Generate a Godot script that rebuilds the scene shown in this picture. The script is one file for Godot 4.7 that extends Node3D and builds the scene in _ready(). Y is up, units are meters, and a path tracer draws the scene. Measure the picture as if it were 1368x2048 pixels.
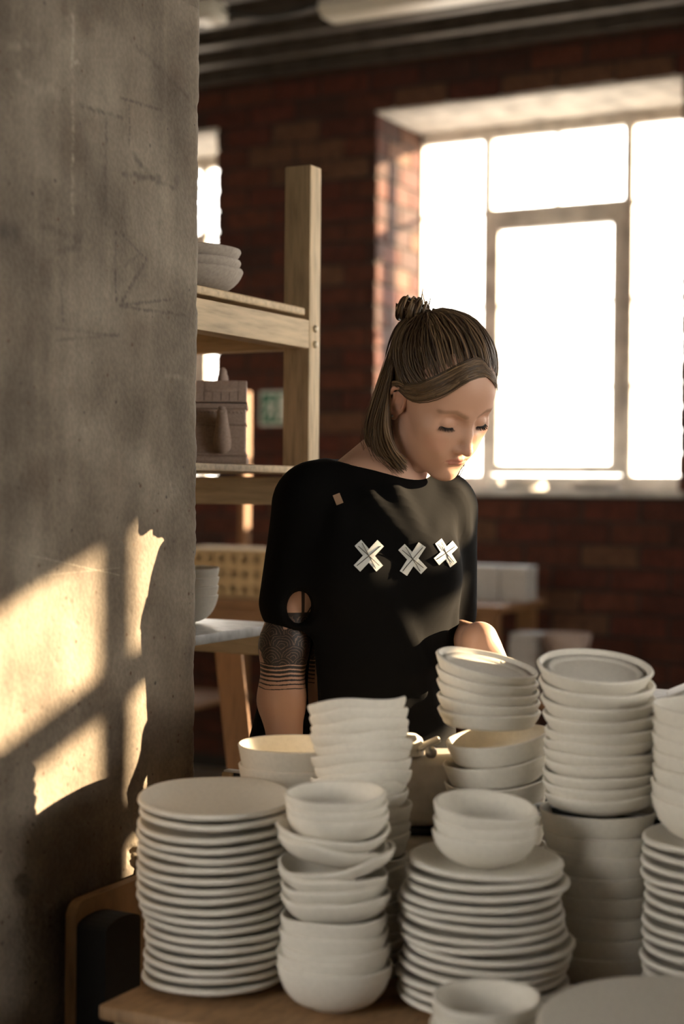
extends Node3D
# A potter in a black shirt behind a bench of white bisque stacks, a concrete column on the left,
# a brick wall with tall windows behind. The wall of windows runs along X at z = -6.46.

const SUN_FROM := Vector3(1.02, 0.345, -1.0)
const ROW := 0.0985
const MARKS := [[264.9, 236.4, 374.9, 230.7, 4.6, 0.28], [396.5, 102.8, 591.6, 168.0, 5.75, 0.22], [367.8, 200.6, 479.2, 194.8, 3.45, 0.28], [392.2, 207.1, 393.0, 270.6, 3.45, 0.28], [375.9, 321.4, 480.5, 304.4, 6.9, 0.28], [398.6, 281.5, 473.5, 318.7, 6.9, 0.33], [407.1, 311.8, 524.8, 315.6, 5.75, 0.22], [280.5, 288.8, 281.3, 372.8, 4.6, 0.19], [331.2, 239.9, 330.4, 407.5, 4.6, 0.25], [356.8, 411.4, 360.8, 529.1, 4.6, 0.33], [367.5, 411.4, 442.2, 445.8, 3.45, 0.28], [442.2, 445.8, 371.5, 527.9, 5.75, 0.3], [384.3, 462.9, 418.3, 442.5, 4.6, 0.19], [371.5, 527.9, 519.7, 502.2, 3.45, 0.28], [371.5, 529.5, 557.7, 525.0, 3.45, 0.28], [81.2, 452.2, 125.2, 445.7, 16.1, 0.33], [176.5, 430.7, 267.0, 439.9, 6.9, 0.22], [218.2, 465.6, 267.0, 443.7, 5.75, 0.22], [221.0, 506.4, 225.3, 573.6, 3.45, 0.19], [207.3, 579.0, 372.0, 577.0, 3.45, 0.17], [207.5, 597.7, 372.0, 573.9, 3.45, 0.17], [254.7, 456.8, 264.4, 432.7, 9.2, 0.19], [532.1, 297.7, 524.8, 311.5, 10.35, 0.28]]
const SCRATCH := [[245.1, 103.5, 248.0, 404.8, 4.6, 0.25], [100.8, 184.9, 168.3, 168.0, 9.2, 0.14], [112.1, 225.1, 216.0, 230.6, 10.35, 0.14], [152.0, 917.7, 376.2, 957.1, 1.38, 0.33], [499.1, 630.4, 566.8, 634.3, 6.9, 0.17], [187.1, 948.7, 376.1, 945.2, 1.38, 0.22], [501.0, 779.7, 523.8, 829.6, 6.9, 0.14], [245.7, 171.2, 264.3, 174.2, 5.75, 0.33]]
const BOB := [[Vector3(0.0326, 1.5457, 0.0760), Vector3(0.0298, 1.4856, 0.0800), Vector3(0.0416, 1.4463, 0.0800), Vector3(0.0619, 1.4138, 0.0740)], [Vector3(0.0366, 1.5764, 0.0720), Vector3(0.0120, 1.4844, 0.0660), Vector3(0.0191, 1.4367, 0.0620), Vector3(0.0526, 1.4064, 0.0600)], [Vector3(0.0346, 1.6141, 0.0450), Vector3(-0.0056, 1.4873, 0.0300), Vector3(0.0031, 1.4439, 0.0300), Vector3(0.0336, 1.4091, 0.0280)], [Vector3(0.0552, 1.6244, -0.0200), Vector3(0.0106, 1.4882, -0.0300), Vector3(0.0145, 1.4429, -0.0300), Vector3(0.0490, 1.4073, -0.0300)], [Vector3(0.1063, 1.6276, -0.0500), Vector3(0.0702, 1.4997, -0.0850), Vector3(0.0750, 1.4473, -0.0850), Vector3(0.0906, 1.4081, -0.0750)], [Vector3(0.1653, 1.5921, -0.0300), Vector3(0.1478, 1.4910, -0.0700), Vector3(0.1497, 1.4345, -0.0650), Vector3(0.1563, 1.3938, -0.0550)], [Vector3(0.1927, 1.5773, -0.0000), Vector3(0.1809, 1.4905, -0.0500), Vector3(0.1678, 1.4256, -0.0400), Vector3(0.1485, 1.3885, -0.0300)]]
const SPIKES := {585: [Vector3(0.0965, 1.6758, -0.0050), Vector3(0.0902, 1.7121, -0.0050)], 592: [Vector3(0.0948, 1.6783, -0.0050), Vector3(0.1047, 1.7063, -0.0050)], 600: [Vector3(0.0999, 1.6758, -0.0050), Vector3(0.0954, 1.6995, -0.0050)], 575: [Vector3(0.0879, 1.6867, -0.0050), Vector3(0.0910, 1.7206, -0.0050)]}
const SWEEP_TOP := [Vector3(0.0562, 0.0899, 0.0344), Vector3(0.0108, 0.1051, 0.0553), Vector3(-0.0186, 0.1016, 0.0572), Vector3(-0.0419, 0.0867, 0.0562), Vector3(-0.0573, 0.0672, 0.0457), Vector3(-0.0685, 0.0483, 0.0276), Vector3(-0.0735, 0.0347, 0.0029)]
const SWEEP_LOW := [Vector3(0.0485, 0.0816, 0.0527), Vector3(0.0111, 0.0976, 0.0658), Vector3(-0.0194, 0.0929, 0.0677), Vector3(-0.0410, 0.0748, 0.0661), Vector3(-0.0559, 0.0548, 0.0550), Vector3(-0.0661, 0.0339, 0.0317), Vector3(-0.0719, 0.0273, 0.0069)]
const HAIRLINE := [Vector3(-0.0718, 0.0326, 0.0133), Vector3(-0.0595, 0.0580, 0.0451), Vector3(-0.0424, 0.0806, 0.0606), Vector3(0.0087, 0.1031, 0.0597)]
const VOLUME := 0.012
const KNOT := Vector3(-0.0128, 0.1249, -0.0860)
const TIE := Vector3(0.1057, 1.6657, 0.0416)
const KNOT_MID := Vector3(0.0724, 1.6754, 0.0416)
const TAIL := [Vector3(0.0603, 1.6588, 0.0566), Vector3(0.0456, 1.6405, 0.0566), Vector3(0.0375, 1.6173, 0.0566), Vector3(0.0336, 1.5957, 0.0566)]
const FOLDS := [[0.1187, 1.3696, 0.0421, 0.0953, 1.2626, 0.1060, 0.0050, 0.0030], [0.1067, 1.3695, 0.0378, 0.0627, 1.2876, 0.1080, 0.0050, 0.0030], [0.1306, 1.3697, 0.0465, 0.1487, 1.3106, 0.0531, 0.0050, 0.0030], [-0.0374, 1.3608, 0.0918, 0.0146, 1.2946, 0.1170, 0.0050, 0.0030], [0.0060, 1.3733, 0.0884, 0.0426, 1.2919, 0.1134, 0.0060, 0.0030], [0.0980, 1.2868, 0.0910, 0.1262, 1.1501, 0.0555, 0.0030, 0.0030], [-0.0267, 1.2149, 0.1084, 0.0521, 1.0909, 0.1126, 0.0040, 0.0030], [-0.0881, 1.3361, 0.0839, -0.1005, 1.1987, 0.0933, 0.0040, 0.0040], [0.0326, 1.0756, 0.1172, 0.0812, 0.9876, 0.0891, 0.0050, 0.0050]]
const GROOVES := []
var rng := RandomNumberGenerator.new()
var mats := {}
var taken := {}


func _ready() -> void:
	rng.seed = 7
	camera_and_light()
	make_materials()
	room()
	brick_wall()
	windows()
	ceiling_things()
	column()
	shelf_unit()
	background()
	work_table()
	stacks()
	person()


func camera_and_light() -> void:
	var cam := Camera3D.new()
	cam.name = "camera"
	add_child(cam)
	cam.position = Vector3(0, 1.38, 0)
	cam.rotation_degrees = Vector3(-0.88, 28.0, 0.5)
	var at := CameraAttributesPhysical.new()
	at.frustum_focal_length = 53.5
	at.frustum_focus_distance = 2.62
	at.exposure_aperture = 2.1
	at.frustum_near = 0.05
	at.frustum_far = 200.0
	cam.attributes = at
	cam.fov = rad_to_deg(2.0 * atan(1024.0 / 3130.0))
	cam.near = 0.05
	cam.far = 200.0
	cam.current = true
	var e := Environment.new()
	e.background_mode = Environment.BG_SKY
	var sky := Sky.new()
	var sm := ProceduralSkyMaterial.new()
	sm.sky_top_color = Color(0.86, 0.885, 0.91)
	sm.sky_horizon_color = Color(1.0, 0.955, 0.885)
	sm.sky_curve = 0.35
	sm.sky_energy_multiplier = 1.0
	sm.ground_horizon_color = Color(0.88, 0.85, 0.80)
	sm.ground_bottom_color = Color(0.62, 0.58, 0.53)
	sm.ground_energy_multiplier = 1.0
	sm.ground_curve = 0.1
	sky.sky_material = sm
	e.sky = sky
	e.background_energy_multiplier = 6.5
	e.tonemap_mode = Environment.TONE_MAPPER_LINEAR
	e.tonemap_exposure = 2.55
	e.sdfgi_enabled = true
	e.ssao_enabled = true
	e.ssil_enabled = true
	var we := WorldEnvironment.new()
	we.name = "world_environment"
	we.environment = e
	add_child(we)
	var sun := DirectionalLight3D.new()
	sun.name = "sun"
	sun.light_color = Color(1.0, 0.88, 0.71)
	sun.light_energy = 4.9
	sun.light_angular_distance = 0.3
	sun.shadow_enabled = true
	sun.sky_mode = DirectionalLight3D.SKY_MODE_LIGHT_ONLY
	sun.basis = Basis.looking_at(-SUN_FROM.normalized())
	add_child(sun)


# ---------------------------------------------------------------- mesh builder
class MB:
	var v := PackedVector3Array()
	var t := PackedInt32Array()
	var uv := PackedVector2Array()
	var c := PackedColorArray()
	var tint := Color.WHITE

	func p(a: Vector3, u := Vector2.ZERO) -> int:
		v.append(a)
		uv.append(u)
		c.append(tint)
		return v.size() - 1

	func tri(a: int, b: int, d: int) -> void:
		t.append(a)
		t.append(b)
		t.append(d)

	func quad(a: int, b: int, d: int, e: int) -> void:
		tri(a, b, d)
		tri(a, d, e)

	# a box with chamfered edges; x: its place and turn
	func box(x: Transform3D, size: Vector3, b := 0.002, jit := 0.0, r: RandomNumberGenerator = null) -> void:
		var h := size * 0.5
		b = minf(b, minf(h.x, minf(h.y, h.z)) * 0.9)
		var id := {}
		for s in 8:
			var sg := Vector3(1 if s & 1 else -1, 1 if s & 2 else -1, 1 if s & 4 else -1)
			var j := Vector3.ZERO
			if jit > 0.0:
				j = Vector3(r.randf_range(-jit, jit), r.randf_range(-jit, jit), r.randf_range(-jit, jit))
			for a in 3:
				var q := Vector3(h.x - b, h.y - b, h.z - b)
				q[a] = h[a]
				id[s * 3 + a] = p(x * (q * sg + j), Vector2(q[(a + 1) % 3] * sg[(a + 1) % 3], q[(a + 2) % 3] * sg[(a + 2) % 3]))
		for a in 3:
			var b1 := 1 << ((a + 1) % 3)
			var b2 := 1 << ((a + 2) % 3)
			var ab := 1 << a
			var hi := [ab, ab | b1, ab | b1 | b2, ab | b2]
			var lo := [0, b2, b1 | b2, b1]
			quad(id[hi[0] * 3 + a], id[hi[1] * 3 + a], id[hi[2] * 3 + a], id[hi[3] * 3 + a])
			quad(id[lo[0] * 3 + a], id[lo[1] * 3 + a], id[lo[2] * 3 + a], id[lo[3] * 3 + a])
			# the four edges along axis a, between faces e and f
			var e := (a + 1) % 3
			var f := (a + 2) % 3
			for k in 4:
				var s0 := (b1 if k & 1 else 0) | (b2 if k & 2 else 0)
				var s1 := s0 | ab
				var flip := (k == 1 or k == 2)
				if flip:
					quad(id[s0 * 3 + e], id[s1 * 3 + e], id[s1 * 3 + f], id[s0 * 3 + f])
				else:
					quad(id[s0 * 3 + f], id[s1 * 3 + f], id[s1 * 3 + e], id[s0 * 3 + e])
		for s in 8:
			var n := (1 if s & 1 else 0) + (1 if s & 2 else 0) + (1 if s & 4 else 0)
			if n % 2 == 1:
				tri(id[s * 3], id[s * 3 + 1], id[s * 3 + 2])
			else:
				tri(id[s * 3], id[s * 3 + 2], id[s * 3 + 1])

	# turned shape: points (radius, height) from the axis below, round the outside, to the axis above
	func lathe(x: Transform3D, prof: Array, n := 48, wob: Variant = null) -> void:
		var first := v.size()
		var m := prof.size()
		for j in m:
			for i in n + 1:
				var a := TAU * i / n
				var q: Vector2 = prof[j]
				var r := q.x
				var y := q.y
				if wob != null:
					var w: Vector2 = wob.call(a if i < n else 0.0, q)
					r += w.x
					y += w.y
				p(x * Vector3(r * cos(a), y, r * sin(a)), Vector2(float(i) / n, float(j) / m))
		for j in m - 1:
			for i in n:
				var a := first + j * (n + 1) + i
				quad(a, a + n + 1, a + n + 2, a + 1)

	func tube(pts: Array, rad: Array, n := 6, flat := 1.0, up := Vector3.UP, cap := true) -> void:
		var first := v.size()
		var m := pts.size()
		for j in m:
			var d: Vector3 = (pts[mini(j + 1, m - 1)] - pts[maxi(j - 1, 0)]).normalized()
			var s := d.cross(up)
			if s.length() < 0.05:
				s = d.cross(Vector3(0.3, 0.1, 0.95))
			s = s.normalized()
			var w := s.cross(d).normalized()
			for i in n:
				var a := TAU * i / n
				p(pts[j] + (s * cos(a) + w * sin(a) * flat) * rad[j], Vector2(float(i) / n, float(j) / m))
		for j in m - 1:
			for i in n:
				var a := first + j * n + i
				var b := first + j * n + (i + 1) % n
				quad(a, b, b + n, a + n)
		if cap:
			for e in [0, m - 1]:
				var q := p(pts[e])
				for i in n:
					var a: int = first + e * n + i
					var b: int = first + e * n + (i + 1) % n
					if e == 0:
						tri(q, b, a)
					else:
						tri(q, a, b)

	# an outline (anticlockwise seen from +z) pushed out along z
	func slab(x: Transform3D, poly: PackedVector2Array, z0: float, z1: float) -> void:
		var ix := Geometry2D.triangulate_polygon(poly)
		var top := []
		var bot := []
		for q in poly:
			top.append(p(x * Vector3(q.x, q.y, z1), q))
		for q in poly:
			bot.append(p(x * Vector3(q.x, q.y, z0), q))
		for i in range(0, ix.size(), 3):
			var a := poly[ix[i]]
			var b := poly[ix[i + 1]]
			var d := poly[ix[i + 2]]
			if (b - a).cross(d - a) > 0:
				tri(top[ix[i]], top[ix[i + 1]], top[ix[i + 2]])
				tri(bot[ix[i]], bot[ix[i + 2]], bot[ix[i + 1]])
			else:
				tri(top[ix[i]], top[ix[i + 2]], top[ix[i + 1]])
				tri(bot[ix[i]], bot[ix[i + 1]], bot[ix[i + 2]])
		for i in poly.size():
			var k := (i + 1) % poly.size()
			var a := poly[i]
			var b := poly[k]
			quad(p(x * Vector3(a.x, a.y, z0)), p(x * Vector3(b.x, b.y, z0)), p(x * Vector3(b.x, b.y, z1)), p(x * Vector3(a.x, a.y, z1)))

	func mesh() -> ArrayMesh:
		var nn := PackedVector3Array()
		nn.resize(v.size())
		var ix := PackedInt32Array()
		ix.resize(t.size())
		for i in range(0, t.size(), 3):
			var a := t[i]
			var b := t[i + 1]
			var d := t[i + 2]
			var n := (v[b] - v[a]).cross(v[d] - v[a])
			nn[a] += n
			nn[b] += n
			nn[d] += n
			ix[i] = a
			ix[i + 1] = d
			ix[i + 2] = b
		for i in nn.size():
			var l := nn[i].length()
			nn[i] = nn[i] / l if l > 1e-14 else Vector3.UP
		var arr := []
		arr.resize(Mesh.ARRAY_MAX)
		arr[Mesh.ARRAY_VERTEX] = v
		arr[Mesh.ARRAY_NORMAL] = nn
		arr[Mesh.ARRAY_TEX_UV] = uv
		arr[Mesh.ARRAY_COLOR] = c
		arr[Mesh.ARRAY_INDEX] = ix
		var am := ArrayMesh.new()
		am.add_surface_from_arrays(Mesh.PRIMITIVE_TRIANGLES, arr)
		return am


# ---------------------------------------------------------------- smooth solids
class Sdf:
	var kind := PackedInt32Array()
	var op := PackedInt32Array()
	var k := PackedFloat32Array()
	var a := PackedVector3Array()
	var b := PackedVector3Array()
	var ra := PackedFloat32Array()
	var rb := PackedFloat32Array()
	var inv: Array[Transform3D] = []

	func cone(p: Vector3, q: Vector3, r0: float, r1: float, kk := 0.01, o := 1) -> void:
		kind.append(0)
		op.append(o)
		k.append(kk)
		a.append(p)
		b.append(q - p)
		ra.append(r0)
		rb.append(r1 - r0)
		inv.append(Transform3D())

	func ell(p: Vector3, r: Vector3, kk := 0.01, o := 1, bs := Basis()) -> void:
		kind.append(1)
		op.append(o)
		k.append(kk)
		a.append(r)
		b.append(Vector3.ZERO)
		ra.append(minf(r.x, minf(r.y, r.z)))
		rb.append(0.0)
		inv.append(Transform3D(bs, p).affine_inverse())

	# both sides of a face: x and -x
	func cones(p: Vector3, q: Vector3, r0: float, r1: float, kk := 0.01, o := 1) -> void:
		cone(p, q, r0, r1, kk, o)
		cone(p * Vector3(-1, 1, 1), q * Vector3(-1, 1, 1), r0, r1, kk, o)

	func ells(p: Vector3, r: Vector3, kk := 0.01, o := 1, tilt := Vector3.ZERO) -> void:
		ell(p, r, kk, o, Basis.from_euler(tilt))
		ell(p * Vector3(-1, 1, 1), r, kk, o, Basis.from_euler(tilt * Vector3(1, -1, -1)))

	func one(i: int, p: Vector3) -> float:
		if kind[i] == 0:
			var w := p - a[i]
			var l := b[i].length_squared()
			var h := clampf(w.dot(b[i]) / l, 0.0, 1.0) if l > 1e-12 else 0.0
			return (w - b[i] * h).length() - ra[i] - rb[i] * h
		var q := inv[i] * p
		var r := a[i]
		var s := q / r
		var k0 := s.length()
		var k1 := (s / r).length()
		return k0 * (k0 - 1.0) / k1 if k1 > 1e-9 else -ra[i]

	func d(p: Vector3, use: PackedInt32Array) -> float:
		var r := 1e3
		for i in use:
			var x := one(i, p)
			var kk := k[i]
			if op[i] > 0:
				var h := maxf(kk - absf(r - x), 0.0) / kk
				r = minf(r, x) - h * h * kk * 0.25
			else:
				x = -x
				var h := maxf(kk - absf(r - x), 0.0) / kk
				r = maxf(r, x) + h * h * kk * 0.25
		return r

	func all() -> PackedInt32Array:
		return PackedInt32Array(range(kind.size()))

	# surface nets over the box lo..hi, added to m through x; paint(p) gives the colour, lay(p) the uv
	func net(m: MB, lo: Vector3, hi: Vector3, cell: float, x := Transform3D(), paint: Variant = null, lay: Variant = null) -> void:
		const B := 8
		var nb := Vector3i(((hi - lo) / (cell * B)).ceil())
		var nx := nb.x * B
		var ny := nb.y * B
		var nz := nb.z * B
		var g := PackedFloat32Array()
		g.resize(nx * ny * nz)
		g.fill(1.0)
		var diag := cell * B * 0.87
		var live: Array[Vector3i] = []
		var every := all()
		for bz in nb.z:
			for by in nb.y:
				for bx in nb.x:
					var o := lo + Vector3(bx, by, bz) * cell * B
					var mid := o + Vector3.ONE * cell * (B - 1) * 0.5
					var best := 1e3
					var dist := PackedFloat32Array()
					for i in every:
						var di := one(i, mid)
						dist.append(di)
						if op[i] > 0:
							best = minf(best, di)
					if best > diag * 1.7 + 0.01:
						continue
					var use := PackedInt32Array()
					for i in every:
						if op[i] > 0 and dist[i] < best + 2.6 * diag + k[i] or op[i] < 0 and dist[i] < 1.7 * diag + k[i]:
							use.append(i)
					var dm := d(mid, use)
					var near := absf(dm) < diag * 1.6
					if near:
						live.append(Vector3i(bx, by, bz))
					for kz in B:
						for ky in B:
							var at := ((bz * B + kz) * ny + by * B + ky) * nx + bx * B
							for kx in B:
								g[at + kx] = d(o + Vector3(kx, ky, kz) * cell, use) if near else dm
		var idx := PackedInt32Array()
		idx.resize(nx * ny * nz)
		idx.fill(-1)
		var off := [0, 1, nx, nx + 1, nx * ny, nx * ny + 1, nx * ny + nx, nx * ny + nx + 1]
		var cells: Array[Vector3i] = []
		for bl in live:
			for kz in B:
				var z := bl.z * B + kz
				if z >= nz - 1:
					continue
				for ky in B:
					var y := bl.y * B + ky
					if y >= ny - 1:
						continue
					for kx in B:
						var xx := bl.x * B + kx
						if xx >= nx - 1:
							continue
						var at := (z * ny + y) * nx + xx
						var neg := 0
						for q in 8:
							if g[at + off[q]] < 0.0:
								neg += 1
						if neg == 0 or neg == 8:
							continue
						var sum := Vector3.ZERO
						var cnt := 0
						for e in 12:
							var c0: int = EDGE[e * 2]
							var c1: int = EDGE[e * 2 + 1]
							var g0 := g[at + off[c0]]
							var g1 := g[at + off[c1]]
							if (g0 < 0.0) != (g1 < 0.0):
								var f := g0 / (g0 - g1)
								var p0 := Vector3(c0 & 1, (c0 >> 1) & 1, c0 >> 2)
								var p1 := Vector3(c1 & 1, (c1 >> 1) & 1, c1 >> 2)
								sum += p0.lerp(p1, f)
								cnt += 1
						var pos := lo + (Vector3(xx, y, z) + sum / cnt) * cell
						if paint != null:
							m.tint = paint.call(pos)
						idx[at] = m.p(x * pos, lay.call(pos) if lay != null else Vector2.ZERO)
						cells.append(Vector3i(xx, y, z))
		m.tint = Color.WHITE
		for q in cells:
			var at := (q.z * ny + q.y) * nx + q.x
			var s0 := g[at] < 0.0
			if q.y > 0 and q.z > 0 and (g[at + 1] < 0.0) != s0:
				face(m, idx, at, at - nx, at - nx - nx * ny, at - nx * ny, s0)
			if q.x > 0 and q.z > 0 and (g[at + nx] < 0.0) != s0:
				face(m, idx, at, at - nx * ny, at - nx * ny - 1, at - 1, s0)
			if q.x > 0 and q.y > 0 and (g[at + nx * ny] < 0.0) != s0:
				face(m, idx, at, at - 1, at - 1 - nx, at - nx, s0)

	const EDGE := [0, 1, 2, 3, 4, 5, 6, 7, 0, 2, 1, 3, 4, 6, 5, 7, 0, 4, 1, 5, 2, 6, 3, 7]

	func face(m: MB, idx: PackedInt32Array, i0: int, i1: int, i2: int, i3: int, inside: bool) -> void:
		var q0 := idx[i0]
		var q1 := idx[i1]
		var q2 := idx[i2]
		var q3 := idx[i3]
		if q0 < 0 or q1 < 0 or q2 < 0 or q3 < 0:
			return
		if inside:
			m.quad(q0, q1, q2, q3)
		else:
			m.quad(q0, q3, q2, q1)


# ---------------------------------------------------------------- nodes
func numbered(called: String) -> String:
	if not taken.has(called):
		taken[called] = 0
		return called
	taken[called] += 1
	return "%s_%03d" % [called, taken[called]]


func part(parent: Node, called: String, m: Mesh, mat: Material, x := Transform3D()) -> MeshInstance3D:
	var o := MeshInstance3D.new()
	o.name = called
	o.mesh = m
	o.material_override = mat
	o.transform = x
	parent.add_child(o, true)
	if o.name != called:
		var n := 1
		while parent.has_node("%s_%03d" % [called, n]):
			n += 1
		o.name = "%s_%03d" % [called, n]
	return o


func tag(o: Node, label: String, category: String, group := "") -> void:
	o.set_meta("label", label)
	o.set_meta("category", category)
	if group:
		o.set_meta("group", group)


func thing(called: String, at: Vector3, label: String, category: String, group := "", turn := 0.0) -> Node3D:
	var o := Node3D.new()
	o.name = numbered(called)
	o.position = at
	o.rotation.y = turn
	add_child(o)
	tag(o, label, category, group)
	return o


func single(called: String, m: Mesh, mat: Material, x: Transform3D, label: String, category: String, group := "") -> MeshInstance3D:
	var o := MeshInstance3D.new()
	o.name = numbered(called)
	o.mesh = m
	o.material_override = mat
	o.transform = x
	add_child(o)
	tag(o, label, category, group)
	return o


func structure(called: String) -> Node3D:
	var o := Node3D.new()
	o.name = called
	o.set_meta("kind", "structure")
	add_child(o)
	return o


func bx(size: Vector3, b := 0.002) -> ArrayMesh:
	var m := MB.new()
	m.box(Transform3D(), size, b)
	return m.mesh()


# a box between two corners
func span(m: MB, lo: Vector3, hi: Vector3, b := 0.002) -> void:
	m.box(Transform3D(Basis(), (lo + hi) * 0.5), hi - lo, b)


func spanned(lo: Vector3, hi: Vector3, b := 0.002) -> ArrayMesh:
	var m := MB.new()
	span(m, lo, hi, b)
	return m.mesh()


# ---------------------------------------------------------------- materials
func noise_tex(freq: float, ramp: Array, sd := 1, kind := FastNoiseLite.TYPE_SIMPLEX_SMOOTH, oct := 5, size := 512, stretch := 1.0) -> ImageTexture:
	var n := FastNoiseLite.new()
	n.seed = sd
	n.noise_type = kind
	n.frequency = freq
	n.fractal_octaves = oct
	var src := n.get_seamless_image(size, size)
	src.convert(Image.FORMAT_L8)
	if stretch != 1.0:
		src.resize(int(size / stretch), size, Image.INTERPOLATE_LANCZOS)
		src.resize(size, size, Image.INTERPOLATE_BILINEAR)
	var lut := PackedColorArray()
	for i in 256:
		var f := i / 255.0 * (ramp.size() - 1)
		var j := mini(int(f), ramp.size() - 2)
		lut.append((ramp[j] as Color).lerp(ramp[j + 1], f - j))
	var data := src.get_data()
	var rgb := PackedByteArray()
	rgb.resize(data.size() * 3)
	for i in data.size():
		var q := lut[data[i]]
		rgb[i * 3] = int(q.r * 255.0)
		rgb[i * 3 + 1] = int(q.g * 255.0)
		rgb[i * 3 + 2] = int(q.b * 255.0)
	return ImageTexture.create_from_image(Image.create_from_data(size, size, false, Image.FORMAT_RGB8, rgb))


func mat(called: String, col: Color, rough := 0.8, tex: Texture2D = null, scale := Vector3.ONE, metal := 0.0) -> StandardMaterial3D:
	var m := StandardMaterial3D.new()
	m.resource_name = called
	m.albedo_color = col
	m.roughness = rough
	m.metallic = metal
	if tex:
		m.albedo_texture = tex
		m.uv1_triplanar = true
		m.uv1_world_triplanar = true
		m.uv1_scale = scale
	mats[called] = m
	return m


func g(x: float) -> Color:
	return Color(x, x, x)


func relief(m: StandardMaterial3D, tex: Texture2D, cm: float) -> void:
	m.heightmap_enabled = true
	m.heightmap_texture = tex
	m.heightmap_scale = cm


func make_materials() -> void:
	var mottle := noise_tex(0.012, [g(0.72), g(0.86), g(0.98), g(1.0)], 3)
	var fine := noise_tex(0.06, [g(0.8), g(0.92), g(1.0)], 5)
	var soft := noise_tex(0.05, [g(0.94), g(0.98), g(1.0)], 6)
	var grain_src := noise_tex(0.02, [g(0.76), g(0.88), g(0.96), g(1.0)], 9, FastNoiseLite.TYPE_SIMPLEX_SMOOTH, 5, 512, 1.0)
	var bump := noise_tex(0.05, [g(0.0), g(0.5), g(1.0)], 11)
	for i in 6:
		var cols := [Color(0.33, 0.172, 0.115), Color(0.305, 0.148, 0.10), Color(0.36, 0.19, 0.126), Color(0.26, 0.148, 0.11), Color(0.34, 0.16, 0.107), Color(0.395, 0.265, 0.188)]
		var b := mat("brick_%d" % i, cols[i], 0.88, mottle, Vector3(2.1 + 0.3 * i, 2.0, 2.0))
		relief(b, bump, 0.35)
	mat("mortar", Color(0.20, 0.185, 0.16), 0.95, mottle, Vector3.ONE * 3.0)
	mat("plaster", Color(0.86, 0.84, 0.80), 0.8, mottle, Vector3.ONE * 0.8)
	mat("frame", Color(0.93, 0.90, 0.85), 0.45, mottle, Vector3.ONE * 0.9)
	mat("floor", Color(0.60, 0.56, 0.51), 0.6, mottle, Vector3.ONE * 0.7)
	mat("wall", Color(0.62, 0.59, 0.55), 0.85, mottle, Vector3.ONE * 0.6)
	mat("deck", Color(0.36, 0.335, 0.305), 0.5, mottle, Vector3.ONE, 0.3)
	mat("lamp", Color(0.80, 0.78, 0.72), 0.4)
	mat("black", Color(0.035, 0.036, 0.038), 0.6)
	mat("black_pad", Color(0.03, 0.035, 0.035), 0.8)
	for ax in 3:
		var s := Vector3(6.0, 6.0, 6.0)
		s[ax] = 0.7
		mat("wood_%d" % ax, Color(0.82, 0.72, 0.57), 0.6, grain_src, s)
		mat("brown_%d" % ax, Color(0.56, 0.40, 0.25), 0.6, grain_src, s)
	var ply := mat("ply", Color(0.66, 0.52, 0.37), 0.6, grain_src, Vector3(6.0, 1.0, 2.0))
	relief(ply, bump, 0.05)
	mat("white_board", Color(0.86, 0.86, 0.85), 0.4, fine, Vector3.ONE)
	var bq := mat("bisque", Color(0.91, 0.888, 0.84), 0.78, soft, Vector3.ONE * 4.0)
	relief(bq, bump, 0.02)
	var bq2 := mat("bisque_grey", Color(0.70, 0.66, 0.62), 0.85, fine, Vector3.ONE * 4.0)
	relief(bq2, bump, 0.04)
	var clay := mat("clay", Color(0.72, 0.64, 0.59), 0.85, fine, Vector3.ONE * 5.0)
	relief(clay, bump, 0.05)
	var pl := mat("plaster_block", Color(0.86, 0.83, 0.78), 0.85, mottle, Vector3.ONE * 2.0)
	relief(pl, bump, 0.06)
	mat("tile", Color(0.82, 0.80, 0.77), 0.6, fine, Vector3.ONE * 2.0)
	mat("steel", Color(0.75, 0.74, 0.72), 0.3, null, Vector3.ONE, 0.9)
	mat("bolt", Color(0.72, 0.66, 0.55), 0.4, null, Vector3.ONE, 0.4)
	mat("green", Color(0.05, 0.42, 0.30), 0.5)
	mat("sign_white", Color(0.88, 0.90, 0.86), 0.5)
	var cloth := mat("cloth", Color(0.025, 0.0225, 0.0215), 0.9)
	cloth.metallic_specular = 0.25
	relief(cloth, bump, 0.006)
	cloth.uv1_triplanar = true
	cloth.uv1_scale = Vector3.ONE * 14.0
	mat("trouser", Color(0.06, 0.06, 0.065), 0.9)
	mat("thread", Color(0.03, 0.03, 0.03), 0.8)
	mat("tape", Color(0.80, 0.81, 0.80), 0.7)
	var gl := mat("glass", Color(0.95, 0.97, 0.96, 0.04), 0.02)
	gl.transparency = BaseMaterial3D.TRANSPARENCY_ALPHA


# ---------------------------------------------------------------- the room
const OPENINGS := [[-5.58, -4.145], [-3.27, -1.841], [-0.96, 0.47], [1.05, 2.40], [3.03, 4.45]]
const SILL := 1.35
const HEAD := 3.107
const WZ := -6.46


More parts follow.
